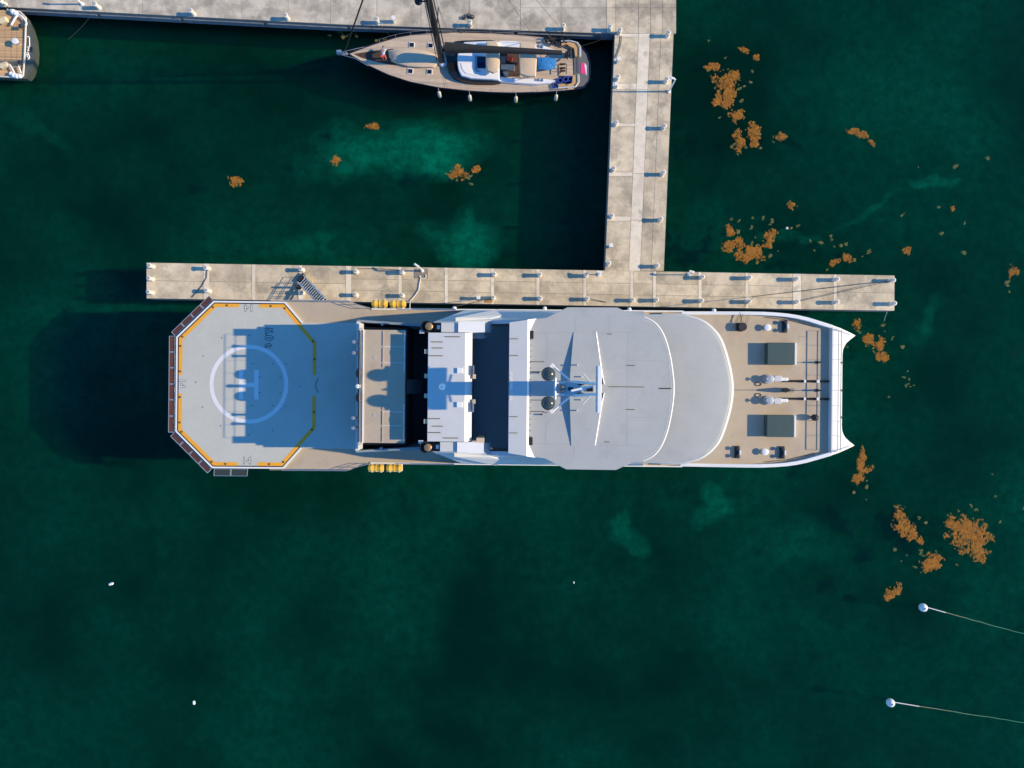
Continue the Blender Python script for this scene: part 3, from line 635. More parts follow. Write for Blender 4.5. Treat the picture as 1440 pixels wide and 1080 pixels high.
# raised aft spoiler band
spz = ZB + .5
sp_ = [S(715.5, -92, spz - .1), S(741, -96, spz), S(741, 96, spz), S(715.5, 92, spz - .1)]
MB().prism([p - Vector((0, 0, .8)) for p in sp_], sp_).build('aft_spoiler', ROOF2, ship, bevel=.02)
sl = [S(741.1, -96, spz), S(744.2, -95.5, ZB + .01), S(744.2, 95.5, ZB + .01), S(741.1, 96, spz)]
MB().prism([p - Vector((0, 0, .5)) for p in sl], sl).build('spoiler_slope', WHITE, ship)
for sg in (1, -1):
    c = [S(741.2, 81 * sg, spz), S(744.5, 80 * sg, ZB + .03), S(752, 96.5 * sg, ZB + .03), S(754, 98 * sg, ZB + .03), S(741.2, 96.2 * sg, spz)]
    MB().prism([p - Vector((0, 0, .45)) for p in c], c).build('spoiler_corner', WHITE, ship)
    sbox('roof_opening', 744.5, 749.6, 69 * sg, 80.5 * sg, ZB + .005, ZB + .03, BLACK)
for v in (-69, -45.5, 40.5, 63.5): sbox('spoiler_vent', 716.5, 728, v - .4, v + .4, spz - .03, spz + .03, DARK)
for x0, x1, v in ((745, 765, -37), (745, 762, -23), (745, 762, 17), (745, 765, 33), (808, 815, -77), (831, 838, -77), (853, 860, -77), (806, 813, 75), (829, 836, 75), (851, 858, 75), (881, 893, -33), (881, 893, 29), (856, 906, -2.8), (764, 771, 34)):
    sbox('roof_vent', x0, x1, v - .4, v + .4, ZB, ZB + .04, DARK)
b = MB()
for p_, q_ in (((752, -78), (905, -80)), ((752, 78), (905, 80)), ((882, -80), (882, 80)), ((768, -78), (768, -35)), ((768, 35), (768, 78)), ((882, -40), (934, -40)), ((882, 40), (934, 40)), ((808, -100), (808, -80)), ((855, -100), (855, -80)), ((808, 80), (808, 100)), ((855, 80), (855, 100))): b.strip([S(*p_, ZB).xy, S(*q_, ZB).xy], .035, ZB + .004)
b.build('roof_seam', mat('seam_grey', (.33, .345, .36), .6), ship)
MB().box(S(935.5, -1, ZB + .02), (1.0, .10, .06)).build('bow_marker', DARK, ship)
for v in range(-76, 80, 8): sbox('roof_cleat', 745, 746.6, v - .4, v + .4, ZB, ZB + .06, DARK)
for x, v in ((757, -21.5), (762, 37)): MB().lathe(S(x, v, ZB), [(.08, 0), (.08, .35)], 6).build('roof_stub', DARK, ship)
# name lettering, unreadable pale marks on the spoiler
lt = MB()
for k in range(13):
    v = -21 + k * 3.1
    if k in (5, 6, 7): lt.sheet([S(717, v - 1.3, spz + .01), S(721, v - 1.3, spz + .01), S(721, v + 1.5, spz + .01), S(717, v + 1.5, spz + .01)])
    else:
        for x0, x1, w0 in ((717, 721, -.9), (717 + (k % 2) * 2, 719 + (k % 2) * 2, .3)): lt.sheet([S(x0, v + w0, spz + .01), S(x1, v + w0 + .3 * (k % 3), spz + .01), S(x1, v + w0 + .7, spz + .01), S(x0, v + w0 + .7, spz + .01)])
lt.build('lettering', WHITE, ship)

# ---- lower front roof of the bridge
T2 = [(880, 103.8), (930, 105.3), (962, 105.8), (985, 99.5), (1002, 88), (1016, 69.5), (1027, 36), (1031.5, 12), (1032, .05)]
T2 = T2[:2] + smooth_curve(T2[2:], 4)
def t2ring(k, z):
    return [S(880 + (x - 880) * k, v * (k if x > 900 else k ** .5), z) for x, v in cl(T2)]
b = MB(); zz = 14.2
b.loft([t2ring(1.0, zz - .35), t2ring(.998, zz), t2ring(.982, zz + .22), t2ring(.95, zz + .26), t2ring(.80, zz + .34), t2ring(.60, zz + .40), t2ring(.40, zz + .44), t2ring(.2, zz + .46)], cap=True, closed=False)
b.build('front_roof', ROOF, ship, smooth=True)
b = MB(); b.loft([t2ring(.999, zz - .05), t2ring(.992, zz + .15), t2ring(.978, zz + .245)], cap=False, closed=False); b.build('front_roof_lip', ROOF2, ship, smooth=True)
b = MB(); b.loft([t2ring(.90, 8.5), t2ring(.955, zz - .4)], cap=False, closed=False); b.build('saloon_wall', SHIP, ship)
b = MB(); b.loft([t2ring(.925, 10.4), t2ring(.95, 12.3)], cap=False, closed=False); b.build('saloon_window', GLASS, ship)

# ---- mast
ARC_L = [(806, -79), (802.5, 1), (804, 81)]; ARC_R = [(838.5, 80), (849.5, 1), (839, -79)]
b = MB()
b.loft([[S(xl, v, ZB - .05), S(xl, v, ZB + h), S(xr, v, ZB + h), S(xr, v, ZB - .05)] for xl, xr, v, h in ((806, 837.5, -79, .04), (801.5, 846, -20, .42), (801.5, 846, 20, .42), (804, 836.5, 81, .04))])
b.build('mast_fairing', ROOF, ship)
for sg in (1, -1):
    c = [S(846.1, 20 * sg, ZB + .42), S(849.5, 6 * sg, ZB + .43), S(850.5, 6 * sg, ZB + .03), S(847.5, 22 * sg, ZB + .03), S(838.5, 80 * sg, ZB + .01), S(837.0, 80 * sg, ZB + .06)]
    MB().add(c, [(0, 1, 2, 3), (0, 3, 4, 5)]).build('fairing_edge', WHITE, ship)
mast = MB()
DZ = .5
mb_, mt_ = [S(810, -11, ZB + .3), S(831, -10, ZB + .3), S(831, 11, ZB + .3), S(810, 11.5, ZB + .3)], [S(786, -9.5, 22.3 + DZ), S(837, -10, 22.8 + DZ), S(837, 10.5, 22.8 + DZ), S(786, 10, 22.3 + DZ)]
mast.prism(mb_, mt_); mast = mast.build('mast_tower', ROOF2, ship, bevel=.03)
for x0, x1, v0, v1, z in ((813, 822, -8, -5.2, 22.62), (812, 822, 5.5, 8.5, 22.62), (825, 836, -3.5, 3.8, 22.74), (799, 812, -2, 2.4, 22.47)): sbox('mast_recess', x0, x1, v0, v1, z + DZ - .1, z + DZ + .03, GLASS if x0 > 820 else FLOOR_D, mast)
sbox('mast_crossbar', 840.5, 846, -33, 34, 23.35 + DZ, 24.05 + DZ, WHITE, mast, .03)
sbox('mast_crossbar', 838.2, 840.3, -33, 32, 23.3 + DZ, 23.6 + DZ, SHIP, mast)
for sg in (1, -1):
    b = MB(); b.tube(S(843, 7 * sg, 23.6 + DZ), S(826, 8 * sg, 22.9 + DZ), .12); b.tube(S(826, 8 * sg, 22.9 + DZ), S(806, 10 * sg, 22.6 + DZ), .12)
    b.tube(S(801, 12 * sg, 22.5 + DZ), S(777, 32 * sg, 22.4 + DZ), .09); b.tube(S(831, 9 * sg, 22.9 + DZ), S(820, 21 * sg, 22.5 + DZ), .06); b.tube(S(794, 8 * sg, 22.4 + DZ), S(781, 8 * sg, 22.4 + DZ), .1)
    b.build('mast_strut', WHITE, mast)
    b = MB(); b.box(S(776, 31 * sg, 22.4 + DZ), (.3, .45, .14), .6 * sg); b.build('outrigger_end', WHITE, mast)
    p = S(771, 20.3 * sg + (.3 if sg > 0 else 0), 22.6 + DZ)
    d = MB().ball(p, .575, 22, 14).build('radar_dome', DOME, mast, smooth=True)
    MB().lathe(p - Vector((0, 0, .85)), [(.3, 0), (.3, .35)], 12).build('dome_foot', WHITE, d)
b = MB(); b.path([S(780.5, v, 22.45 + DZ) for v in (-15, -6, 6, 15)], .11); b.build('dome_beam', WHITE, mast)
MB().box(S(818.5, -.5, 23.35 + DZ), (1.75, .16, .16), R(12)).build('radar_scanner', WHITE, mast, bevel=.02)
MB().lathe(S(818.5, -.5, 22.6 + DZ), [(.16, 0), (.16, .7)], 10).build('scanner_pedestal', WHITE, mast)
MB().ball(S(790.5, 0, 22.5 + DZ), .3).build('camera_ball', mat('mid_grey', (.12, .13, .13), .4), mast, smooth=True)
b = MB()
for x, v in ((812, -33), (812, 31), (818, -16.5), (818, 16)): b.tube(S(x, v, ZB + .1), S(x, v, ZB + .75), .06)
b.build('roof_antenna', WHITE, ship)

# ---- foredeck
block('foredeck', [(930, 107.5), (1050, 107.5), (1090, 106.3), (1108, 104.9), (1122, 102.8), (1136, 99.8), (1150, 95.8), (1169.5, 90)], 7.9, ZF, TEAK)
for sg in (1, -1):
    o = [(960, 109.6), (1000, 109.8), (1050, 109.8), (1072, 109.5), (1092, 108.5), (1108, 107.1), (1122, 105.0), (1136, 101.9), (1150, 97.8), (1160, 94.8), (1170, 91.8)]
    b = MB(); g = [S(x, v * sg, ZF + .45) for x, v in o]; n_ = [Vector((p.x - .12, p.y + .32 * sg, p.z)) for p in g]; hs = [min(1, max(0, (x - 975) / 90)) for x, v in o]
    rr = []
    for p, q, k in zip(g, n_, hs):
        zt = ZF + .04 + .46 * k; rr.append([Vector((p.x, p.y, 7.6)), Vector((p.x, p.y, zt)), Vector((q.x, q.y, zt)), Vector((q.x, q.y, 7.6))])
    b.loft(rr); b.build('bulwark', WHITE, ship)
    MB().path([S(x, (v - 6) * sg, ZF + .06) for x, v in ((1075, 108), (1110, 104), (1147, 94.5))], .03).build('bulwark_pipe', DARK, ship)
bow = [(1169.6, 91.6), (1180, 88), (1191, 83), (1202.5, 77.3), (1195, 71.5), (1190, 67), (1186.8, 62), (1185, 57), (1184.3, 51)]
t = [S(x, v, 9.05 - max(0, x - 1171) * .018) for x, v in mir(bow)]; bt = [Vector((p.x - .5, p.y, 7.0)) for p in t]
MB().prism(bt, t).build('bow_platform', SHIP, ship)
sbox('bow_step', 1169.9, 1172.0, -89, 89, 8.9, 9.10, WHITE)
for v in range(-70, 71, 20): MB().prism([S(x, v + d_, 8.8 - max(0, x - 1171) * .018) for x, d_ in ((1173, -.12), (1181, -.12), (1181, .12), (1173, .12))], [S(x, v + d_, 9.056 - max(0, x - 1171) * .018) for x, d_ in ((1173, -.12), (1181, -.12), (1181, .12), (1173, .12))]).build('bow_seam', GALV, ship)
for v in (-39, 0, 38): MB().ball(S(1182.5, v, 8.78), .14).build('fairlead', DARK, ship, smooth=True)
rail([S(1175, v, 8.93) for v in (-84, -43, 0, 43, 84)], 1.15, m=STEEL, bars=(1., .5), gap=1.9, r=.04, pr=.02)
for sg in (1, -1): rail([S(1176, 86 * sg, 8.9), S(1196, 77.8 * sg, 8.3)], .5, gap=3, r=.025)
# hatches
for sg in (1, -1):
    h = sbox('deck_hatch', 1079, 1117.5, (51 - 15.5) * sg, (51 + 15.5) * sg, ZF, ZF + .9, HATCH, bevel=.04)
    sbox('hatch_front', 1117.6, 1120, (51 - 15.2) * sg, (51 + 15.2) * sg, ZF, ZF + .88, WHITE, h)
# windlasses and chains
for sg in (1, -1):
    v = 12.4 * sg; r_ = MB()
    p = S(1080, v + 2.5 * sg, ZF)
    r_.lathe(p, [(.46, 0), (.46, .22), (.26, .26), (.26, .55), (.40, .62), (.40, .72), (.15, .8)], 14); r_ = r_.build('windlass', GALV, ship, smooth=True)
    MB().box(p + Vector((.75, -.05 * sg, .35)), (.7, .6, .7)).build('windlass_motor', ROOF2, r_, bevel=.05)
    MB().box(p + Vector((1.5, 0, .22)), (.7, .34, .44)).build('windlass_brake', WHITE, r_, bevel=.05)
    q_ = MB(); q_.path([p + Vector((-1.0 - .3 * math.cos(a), .5 * sg + .18 * math.sin(a), .04)) for a in [i * .5 for i in range(14)]], .035); q_.build('rope_end', ROPE, r_)
    MB().lathe(p + Vector((-.35, 0, .3)), [(.08, 0), (.08, .55), (.18, .58), (.18, .64)], 8).build('brake_wheel', STEEL, r_)
    n_ = 34; link = None
    for i in range(n_):
        c = S(1099.5 + i * 2.0, v, ZF + .1)
        if i in (16, 17, 25, 26): continue
        lb = MB(); aa = [k * math.pi / 5 for k in range(11)]
        if link is None:
            lb.path([Vector((.14 * math.cos(a), (.09 * math.sin(a)) if True else 0, 0)) for a in aa], .035, 5); link = lb.build('chain_link', BLACK, ship)
            link.location = c
        else:
            o = link.copy(); COL.objects.link(o); o.location = c
        if i % 2: (o if link.location != c else link).rotation_euler = (R(70), 0, 0)
    sbox('chain_stopper', 1131, 1133.5, v - 2, v + 2, ZF, ZF + .3, WHITE)
    sbox('chain_stopper', 1149, 1152.5, v - 2, v + 2, ZF, ZF + .3, WHITE)
# jackstaff cover, small posts, anchor ball
sbox('jackstaff_step', 1103, 1117, -2.8 + .5, 3.3, ZF, ZF + .18, mat('olive_grey', (.20, .21, .19), .7, .1, 3))
b = MB(); b.lathe(S(1102.5, .3, ZF), [(.22, 0), (.26, .5), (.1, 1.4), (.035, 1.5), (.03, 3.2)], 8); b.build('jackstaff', DARK, ship, smooth=True)
for v in (-39, .3): MB().lathe(S(1149, v, ZF), [(.16, 0), (.16, .12), (.09, .16), (.09, .75), (.035, .8), (.035, 1.15)], 8).build('deck_post', DARK, ship, smooth=True)
b = MB(); b.ball(S(1146, 38.5, ZF + .55), .33, sq=(1.15, 1, 1.35)); b.lathe(S(1146, 38.5, ZF), [(.08, 0), (.08, .3)], 6); b.build('black_ball_fender', BLACK, ship, smooth=True)
for x, v in ((1077, -87), (1075, 87)):
    c = MB().lathe(S(x, v, ZF), [(.30, 0), (.30, .08), (.17, .12), (.17, .32), (.33, .38), (.33, .46), (.15, .52)], 16).build('capstan', WHITE, ship, smooth=True)
def bitts(x, v):
    p = S(x, v, ZF); t = MB().box(p + Vector((0, 0, .08)), (.5, 1.25, .16)).build('mooring_bitts', DARK, ship, bevel=.03)
    for s_ in (1, -1):
        MB().lathe(p + Vector((0, .38 * s_, 0)), [(.13, .1), (.13, .42), (.19, .46), (.19, .53), (.1, .56)], 12).build('bitt', DARK, t, smooth=True)
    MB().box(p + Vector((.22, 0, .3)), (.12, .5, .3)).build('bitt_plate', WHITE, t)
bitts(1102, -89); bitts(1100, 88); bitts(1037, 88)
p = S(1039, -87.5, ZF)
wn = MB(); wn.box(p + Vector((-.1, 0, .25)), (.55, .8, .5)); wn.lathe(p + Vector((.15, 0, 0)), [(.45, 0), (.45, .1), (.3, .15), (.3, .5), (.42, .54), (.42, .62)], 14); wn = wn.build('mooring_winch', BLACK, ship)
for dx, dx2 in ((-.25, .25), (.25, -.1), (.7, .7), (.95, .95)): MB().tube(p + Vector((dx * .6, .3, .5)), Vector((p.x + dx2, S(1039, -108, ZF).y, ZF + .35)), .03 if abs(dx) < .5 else .015).build('winch_line', ROPE, wn)
for x, v in ((638, -110.5), (1003, -110.5), (765, -111), (884, -111)):
    MB().ball(S(x, v, 7.6), .22).build('side_fitting', WHITE, ship, smooth=True)
# deck seams (caulked joints) on the foredeck
b = MB()
for x0, x1, v in ((1035, 1156, -71), (1120, 1135, -78), (1035, 1080, -71)): pass
for x0, v0, x1, v1 in ((1122, -75, 1122, -66), (1122, -75, 1134, -75)): b.strip([S(x0, v0, ZF).xy, S(x1, v1, ZF).xy], .03, ZF + .004)
b.build('deck_seam', mat('seam_brown', (.25, .2, .18), .8), ship)

# ================================================================== life rafts, gangway
raft0 = None
for x, v, lab in ((533, -115.8, 'left yellow life raft canister on the pier side of the ship'), (558.5, -115.6, 'right yellow life raft canister on the pier side of the ship'),
                  (530, 115.3, 'left yellow life raft canister on the seaward side of the ship'), (555.5, 115.0, 'right yellow life raft canister on the seaward side of the ship')):
    c = S(x, v, 8.35); ca = -.0093; wp = Vector((c.x * math.cos(ca) - c.y * math.sin(ca), c.x * math.sin(ca) + c.y * math.cos(ca) - .33, c.z))
    if raft0 is None:
        raft0 = thing('life_raft', lab, 'life raft', (0, 0, 0), 'yellow life raft canisters')
        prof = [(-.80, .18), (-.74, .30), (-.55, .34), (-.5, .36), (-.42, .36), (-.38, .33), (-.04, .33), (-.02, .37), (.02, .37), (.04, .33), (.38, .33), (.42, .36), (.5, .36), (.55, .34), (.74, .30), (.80, .18)]
        MB().loft([[Vector((x_, r_ * math.cos(a), r_ * math.sin(a))) for a in [k * math.pi / 8 for k in range(16)]] for x_, r_ in prof]).build('canister', RAFT, raft0, smooth=True)
        MB().box((0, 0, 0), (1.5, .74, .03)).build('seam_band', mat('raft_seam', (.72, .62, .40), .6), raft0)
        for xx in (-.45, .45):
            MB().box((xx, 0, -.36), (.12, .95, .10)).build('cradle', WHITE, raft0)
        raft0.location = wp; raft0.rotation_euler = (0, 0, ca)
    else: dup(raft0, wp, ca, lab)
for x in (526, 540, 552, 566):            # brackets on the ship that carry the rafts
    for sg in (1, -1): sbox('raft_bracket', x - 1, x + 1, 108 * sg, 119 * sg, 7.75, 7.93, WHITE)
# gangway from the pier up to the ship's side
g0, g1 = P(425.5, 393.5, ZP + .35), P(454, 424.5, 4.6); d = (g1 - g0); dn = d.normalized(); hx = Vector((d.x, d.y, 0)).normalized(); nr = Vector((-hx.y, hx.x, 0))
gw = thing('gangway', 'blue grey stepped gangway leading from the finger pier up to the ship', 'gangway', (g0.x, g0.y, ZP))
for sg in (1, -1):
    b = MB(); b.tube(g0 + nr * .48 * sg, g1 + nr * .48 * sg, .07); b.build('stringer', GALV, gw)
    b = MB(); up = Vector((0, 0, 1.0)); b.tube(g0 + nr * .48 * sg + up, g1 + nr * .48 * sg + up, .03); b.tube(g0 + nr * .48 * sg + up * .5, g1 + nr * .48 * sg + up * .5, .025)
    for i in range(6): c = g0.lerp(g1, i / 5) + nr * .48 * sg; b.tube(c, c + up, .03)
    b.build('handrail', GALV, gw)
b = MB(); b.tube(g0 - Vector((0, 0, .22)), g1 - Vector((0, 0, .22)), .01); q4 = [g0 + nr * .44, g1 + nr * .44, g1 - nr * .44, g0 - nr * .44]; MB().prism([p - Vector((0, 0, .30)) for p in q4], [p - Vector((0, 0, .26)) for p in q4]).build('gap_shade_plate', BLACK, gw)  # black plate stands in for the shadow in the gaps between treads
NT = 13
for i in range(NT):
    c = g0.lerp(g1, (i + .5) / NT); MB().box(c + Vector((0, 0, .02)), (.13, .88, .05), math.atan2(hx.y, hx.x)).build('tread', BOLL, gw)
b = MB(); b.lathe(P(421, 404, ZP), [(.3, 0), (.3, .25), (.1, .3), (.1, 1.6)], 10); b.build('roller_foot', DARK, gw)
MB().box(g0 - hx * .3 + Vector((0, 0, -.1)), (.5, 1.1, .12), math.atan2(hx.y, hx.x)).build('landing_plate', DARK, gw)
mt = slab('yellow_ramp', [(428.5, 386.5), (440.5, 393.5), (438.5, 398.5), (426.5, 391)], None, mat('ramp_yellow', (.70, .52, .22), .8, .06, 4), 0, ZP + .02, ZP + .10)
tag(mt, 'small yellow ramp mat at the foot of the gangway on the finger pier', 'ramp')
tag(slab('white_patch_mat', [(419, 404), (424, 401), (425.5, 420), (419.5, 420)], None, BOATW, 0, ZP + .02, ZP + .05), 'white painted patch on the pier beside the gangway foot', 'patch')

# ================================================================== dark sailing yacht at the quay
ZD = 1.75
yacht = thing('sailing_yacht', 'dark hulled sailing yacht with teak deck and black mast moored at the quay', 'sailing yacht', P(655, 86, 0))
def Y(x, y, z=ZD): return P(x, y, z)
DECK = [(489, 75.5), (512, 66.5), (533, 59.5), (556, 52.8), (577, 49), (600, 46.6), (641, 45), (690, 46.2), (722, 48.2), (775, 53), (806, 58), (817, 64), (825.5, 74), (829.5, 88), (830, 100), (828, 114), (821, 123.5), (809, 126), (790, 128), (757, 130), (722, 130.8), (690, 130), (658, 128), (617, 123.5), (577, 115.5), (545, 105), (517, 92), (497, 80.5)]
def shrinkpx(pts, k, c): return [(c[0] + (x - c[0]) * k, c[1] + (y - c[1]) * k) for x, y in pts]
top = [Y(*p) for p in DECK]; cen = Y(675, 88)
def lower(k, z, kx=None): return [Vector((cen.x + (p.x - cen.x) * (kx or k), cen.y + (p.y - cen.y) * k, z)) for p in top]
MB().loft([lower(.35, -.8, .8), lower(.82, 0, .95), lower(.95, .9, .985), lower(1.0, ZD - .02)]).build('hull', NAVY, yacht, smooth=True)
def ypoly(name, pts, m, z0, z1, parent=yacht, bevel=0., k=1., smooth=False):
    t = [Y(x, y, z1) for x, y in pts]; c = sum(t, Vector()) / len(t)
    bt = [Vector((c.x + (p.x - c.x) * k, c.y + (p.y - c.y) * k, z0)) for p in t]
    return MB().prism(bt, t).build(name, m, parent, bevel=bevel, smooth=smooth)
dk = [p for p in shrinkpx(DECK, .985, (675, 88))]
ypoly('teak_deck', [p for p in dk if p[0] < 812], YTEAK, ZD - .05, ZD + .03)
ypoly('transom_deck', [(806, 61), (815, 66), (824, 75.5), (828, 89), (828, 113), (820, 121), (808, 122.5)], GREYN, ZD - .05, ZD + .045)
b = MB(); ed = [p + Vector((0, 0, .05)) for p in top]; b.path(ed + [ed[0]], .05, 5); b.build('toe_rail', NAVY, yacht)
# foredeck well, tan cover
ypoly('foredeck_recess', [(497, 76), (520, 72), (552, 68.5), (560, 71), (552, 79), (549, 86), (562, 92.5), (548, 91), (525, 86), (508, 81)], mat('dark_teak', (.065, .035, .025), .8, .3, 4), ZD, ZD + .036)
b = MB(); cv = [(546, 71), (560, 68.5), (580, 68.2), (600, 72), (614, 77), (619, 88), (611, 95), (596, 95.5), (574, 94), (553, 88), (547, 80)]
r0 = [Y(x, y, ZD + .04) for x, y in cv]; r1_ = [Y(x, y, ZD + .38) for x, y in shrinkpx(cv, .9, (582, 82))]; r2_ = [Y(x, y + .5, ZD + .52) for x, y in shrinkpx(cv, .55, (582, 80))]
b.loft([r0, r1_, r2_]); b.build('foredeck_cover', TAN, yacht, smooth=True)
for x, y in ((579, 63), (605.5, 64), (577, 100), (604, 100.8)):
    h = MB().box(Y(x, y, ZD + .06), (.62, .58, .09), R(-3)).build('hatch_frame', BOATW, yacht, bevel=.02); MB().box(Y(x, y, ZD + .11), (.48, .44, .02), R(-3)).build('hatch_glass', GLASS, h)
# coachroof: dark glass skirt, white top
ypoly('coachroof_glass', [(629, 88), (628, 76), (631, 64), (640, 58), (652, 56.8), (690, 56), (700, 58), (702, 114.5), (690, 116), (668, 115.8), (650, 112.8), (638, 108), (631, 99)], GLASS, ZD, ZD + .55, k=1.04, smooth=False)
cr = ypoly('coachroof_top', [(643.5, 90), (643.5, 78), (647, 65), (653, 59), (690, 57.5), (702, 58.5), (702, 112.5), (690, 111), (662, 109.5), (649, 106), (645, 98)], BOATW, ZD + .5, ZD + .78, k=1.03, bevel=.06)
ypoly('coachroof_pad', [(648, 88.5), (659, 88.5), (661.5, 98), (667, 104), (690, 107), (672, 107), (655, 103), (650, 97)], mat('pad_white', (.85, .84, .82), .5, .02, 2), ZD + .78, ZD + .83, cr)
ypoly('companion_hatch', [(671, 79), (683, 79.5), (683, 96), (671, 95.5)], mat('blue_black_glass', (.01, .02, .07), .1, .05, 1), ZD + .78, ZD + .82, cr)
ypoly('companion_rim', [(668, 78), (670.5, 78), (670.5, 98), (676, 101), (670, 100.5), (668, 97)], mat('rim_grey', (.30, .33, .37), .4), ZD + .78, ZD + .86, cr)
# cockpit coamings, canvas, furniture
for sg, pts in ((1, [(702, 108), (722, 110), (745, 110.5), (770, 111), (781.5, 113.2), (772, 116.8), (755, 118), (735, 117), (702, 114)]), (-1, [(702, 57.5), (722, 57.5), (745, 60.5), (768, 65), (783, 71), (770, 72), (745, 69), (722, 66.5), (702, 66)])):
    ypoly('cockpit_coaming', pts, BOATW, ZD, ZD + .5, bevel=.06)
ypoly('cockpit_floor', [(702, 66), (731, 68), (731, 108), (702, 107)], mat('cockpit_dark', (.07, .04, .03), .8, .2, 3), ZD - .02, ZD + .05)
ypoly('cockpit_seat', [(704, 90), (723.5, 90.5), (723.5, 98), (704, 97)], TAN, ZD + .05, ZD + .45, bevel=.04)
ypoly('cockpit_seat', [(707, 100), (715, 100), (713.5, 107), (709, 105)], TAN, ZD + .05, ZD + .42, bevel=.04)
ypoly('cockpit_table', [(704, 78.5), (711, 78.5), (711, 89), (704, 88.5)], GREYN, ZD + .05, ZD + .6, bevel=.03)
ypoly('red_cushion', [(712, 79), (721, 79.5), (720, 84), (712, 84.5)], SHORT, ZD + .05, ZD + .5, bevel=.04)
def canvas(name, pts, z0, rise):
    c = (sum(p[0] for p in pts) / len(pts), sum(p[1] for p in pts) / len(pts)); b = MB()
    b.loft([[Y(x, y, z0) for x, y in pts], [Y(x, y, z0 + rise * .7) for x, y in shrinkpx(pts, .9, c)], [Y(x, y, z0 + rise) for x, y in shrinkpx(pts, .5, c)]])
    return b.build(name, TAN, yacht, smooth=True)
canvas('spray_hood', [(684, 57.5), (699, 57.5), (702, 64), (703, 90), (700, 101), (694, 104), (686, 101), (683, 92), (683, 66)], ZD + 1.3, .45)
canvas('bimini', [(731, 58.5), (754, 61), (755, 84), (753.5, 109), (741, 108.5), (731, 105), (730, 84)], ZD + 1.7, .25)
b = MB()
for x, y in ((733, 60), (752, 62), (733, 104), (752, 107)): b.tube(Y(x, y), Y(x, y, ZD + 1.72), .03)
b.build('bimini_pole', STEEL, yacht)
for x, y in ((743, 108.3), (738, 108.5), (758, 65), (763, 66), (758, 112.5), (763, 112.8)):
    w_ = MB().lathe(Y(x, y, ZD + .48), [(.17, 0), (.17, .1), (.11, .12), (.11, .22), (.14, .24), (.08, .27)], 10).build('winch', STEEL, yacht, smooth=True)
b = MB(); bc = [(755.5, 80.5), (770, 80.5), (780, 82), (783, 88), (780, 97), (768, 98.5), (756, 97)]
N1 = 7; rngs = []
b.loft([[Y(x, y, ZD + .03) for x, y in bc], [Y(x + random.uniform(-.6, .6), y + random.uniform(-.6, .6), ZD + .55) for x, y in shrinkpx(bc, .93, (768, 89))], [Y(x, y, ZD + random.uniform(.58, .8)) for x, y in shrinkpx(bc, .45, (768, 89))]]); b.build('blue_cover', BLUE, yacht, smooth=True)
# stern: teak benches, wheels, ropes
ypoly('stern_bench', [(789, 58.5), (800, 57.5), (811.5, 60.5), (815.5, 66), (815.5, 79), (808.5, 79.5), (807, 68), (800, 64.5), (789, 63.5)], TEAK_O, ZD, ZD + .42, bevel=.04)
ypoly('stern_bench', [(785, 119), (797, 119), (804, 116.5), (805.5, 105), (813, 105), (813.5, 115), (809, 121.5), (797, 122), (785, 122)], TEAK_O, ZD, ZD + .42, bevel=.04)
b = MB()
for pts in ([(789, 57.8), (801, 57), (812.5, 60), (816.3, 66), (816.3, 80)], [(785, 123), (798, 122.8), (810, 122), (814.5, 115), (814, 104.5)]): b.path([Y(x, y, ZD + .55) for x, y in pts], .05)
b.build('bench_rail', BOATW, yacht)
for x, y in ((799, 77), (802, 74)):
    w_ = MB(); w_.path([Y(x, y, ZD + .9) + Vector((.25 * math.cos(a) * .4, .45 * math.cos(a), .45 * math.sin(a))) for a in [k * math.pi / 8 for k in range(17)]], .05); w_ = w_.build('steering_wheel', BLACK, yacht)
    MB().box(Y(x - 2, y, ZD + .5), (.35, .4, 1.0)).build('wheel_pedestal', BLACK, w_, bevel=.05)
b = MB(); b.path([Y(787 + 3 * math.cos(a), 96 + 7 * math.sin(a), ZD + .06) for a in [k * .5 for k in range(5)]], .03); 
for y in (90, 95.5, 99.5): b.box(Y(791, y, ZD + .3), (.65, .08, .3))
b.path([Y(785.5, 89.5, ZD + .5), Y(785.5, 102, ZD + .5)], .05); b.path([Y(796.5, 89.5, ZD + .5), Y(796.5, 104, ZD + .5)], .05); b.build('folding_chair', mat('chair_brown', (.10, .05, .03), .7), yacht)
for k, (x, y) in enumerate(((788, 113), (795.5, 111.5), (802, 111), (781, 120))):
    b = MB()
    for j in range(3): b.path([Y(x, y, ZD + .08 + j * .09) + Vector((.26 * math.cos(a), .26 * math.sin(a), 0)) for a in [i * math.pi / 6 for i in range(13)]], .06)
    b.build('rope_coil', BLUE_D, yacht)
ypoly('dark_locker', [(786, 106.5), (804, 107), (804, 117), (784, 118)], BLACK, ZD, ZD + .05)
ypoly('ensign_cloth', [(817, 88.5), (821.5, 87.8), (824, 104), (816.5, 103)], PINK, ZD + .045, ZD + .07)
ypoly('white_cloth', [(821.8, 88.5), (825, 92), (825, 105), (823.8, 105.5)], BOATW, ZD + .045, ZD + .07)
ypoly('swim_hatch', [(810.5, 80), (813.5, 80), (813.8, 102), (810.5, 102)], mat('slate', (.09, .09, .12), .5), ZD + .045, ZD + .07)
for y0 in (56, 60, 64): b = MB()
b = MB()
for k in range(40):
    x = random.uniform(765, 796); y = 52 + (x - 765) * .13 + random.uniform(0, 8); b.tube(Y(x, y, ZD + random.uniform(.1, .5)), Y(x + random.uniform(2, 7), y + random.uniform(-2, 2), ZD + random.uniform(.1, .7)), random.uniform(.04, .12))
b.build('stowed_sail_bag', SAILB, yacht)
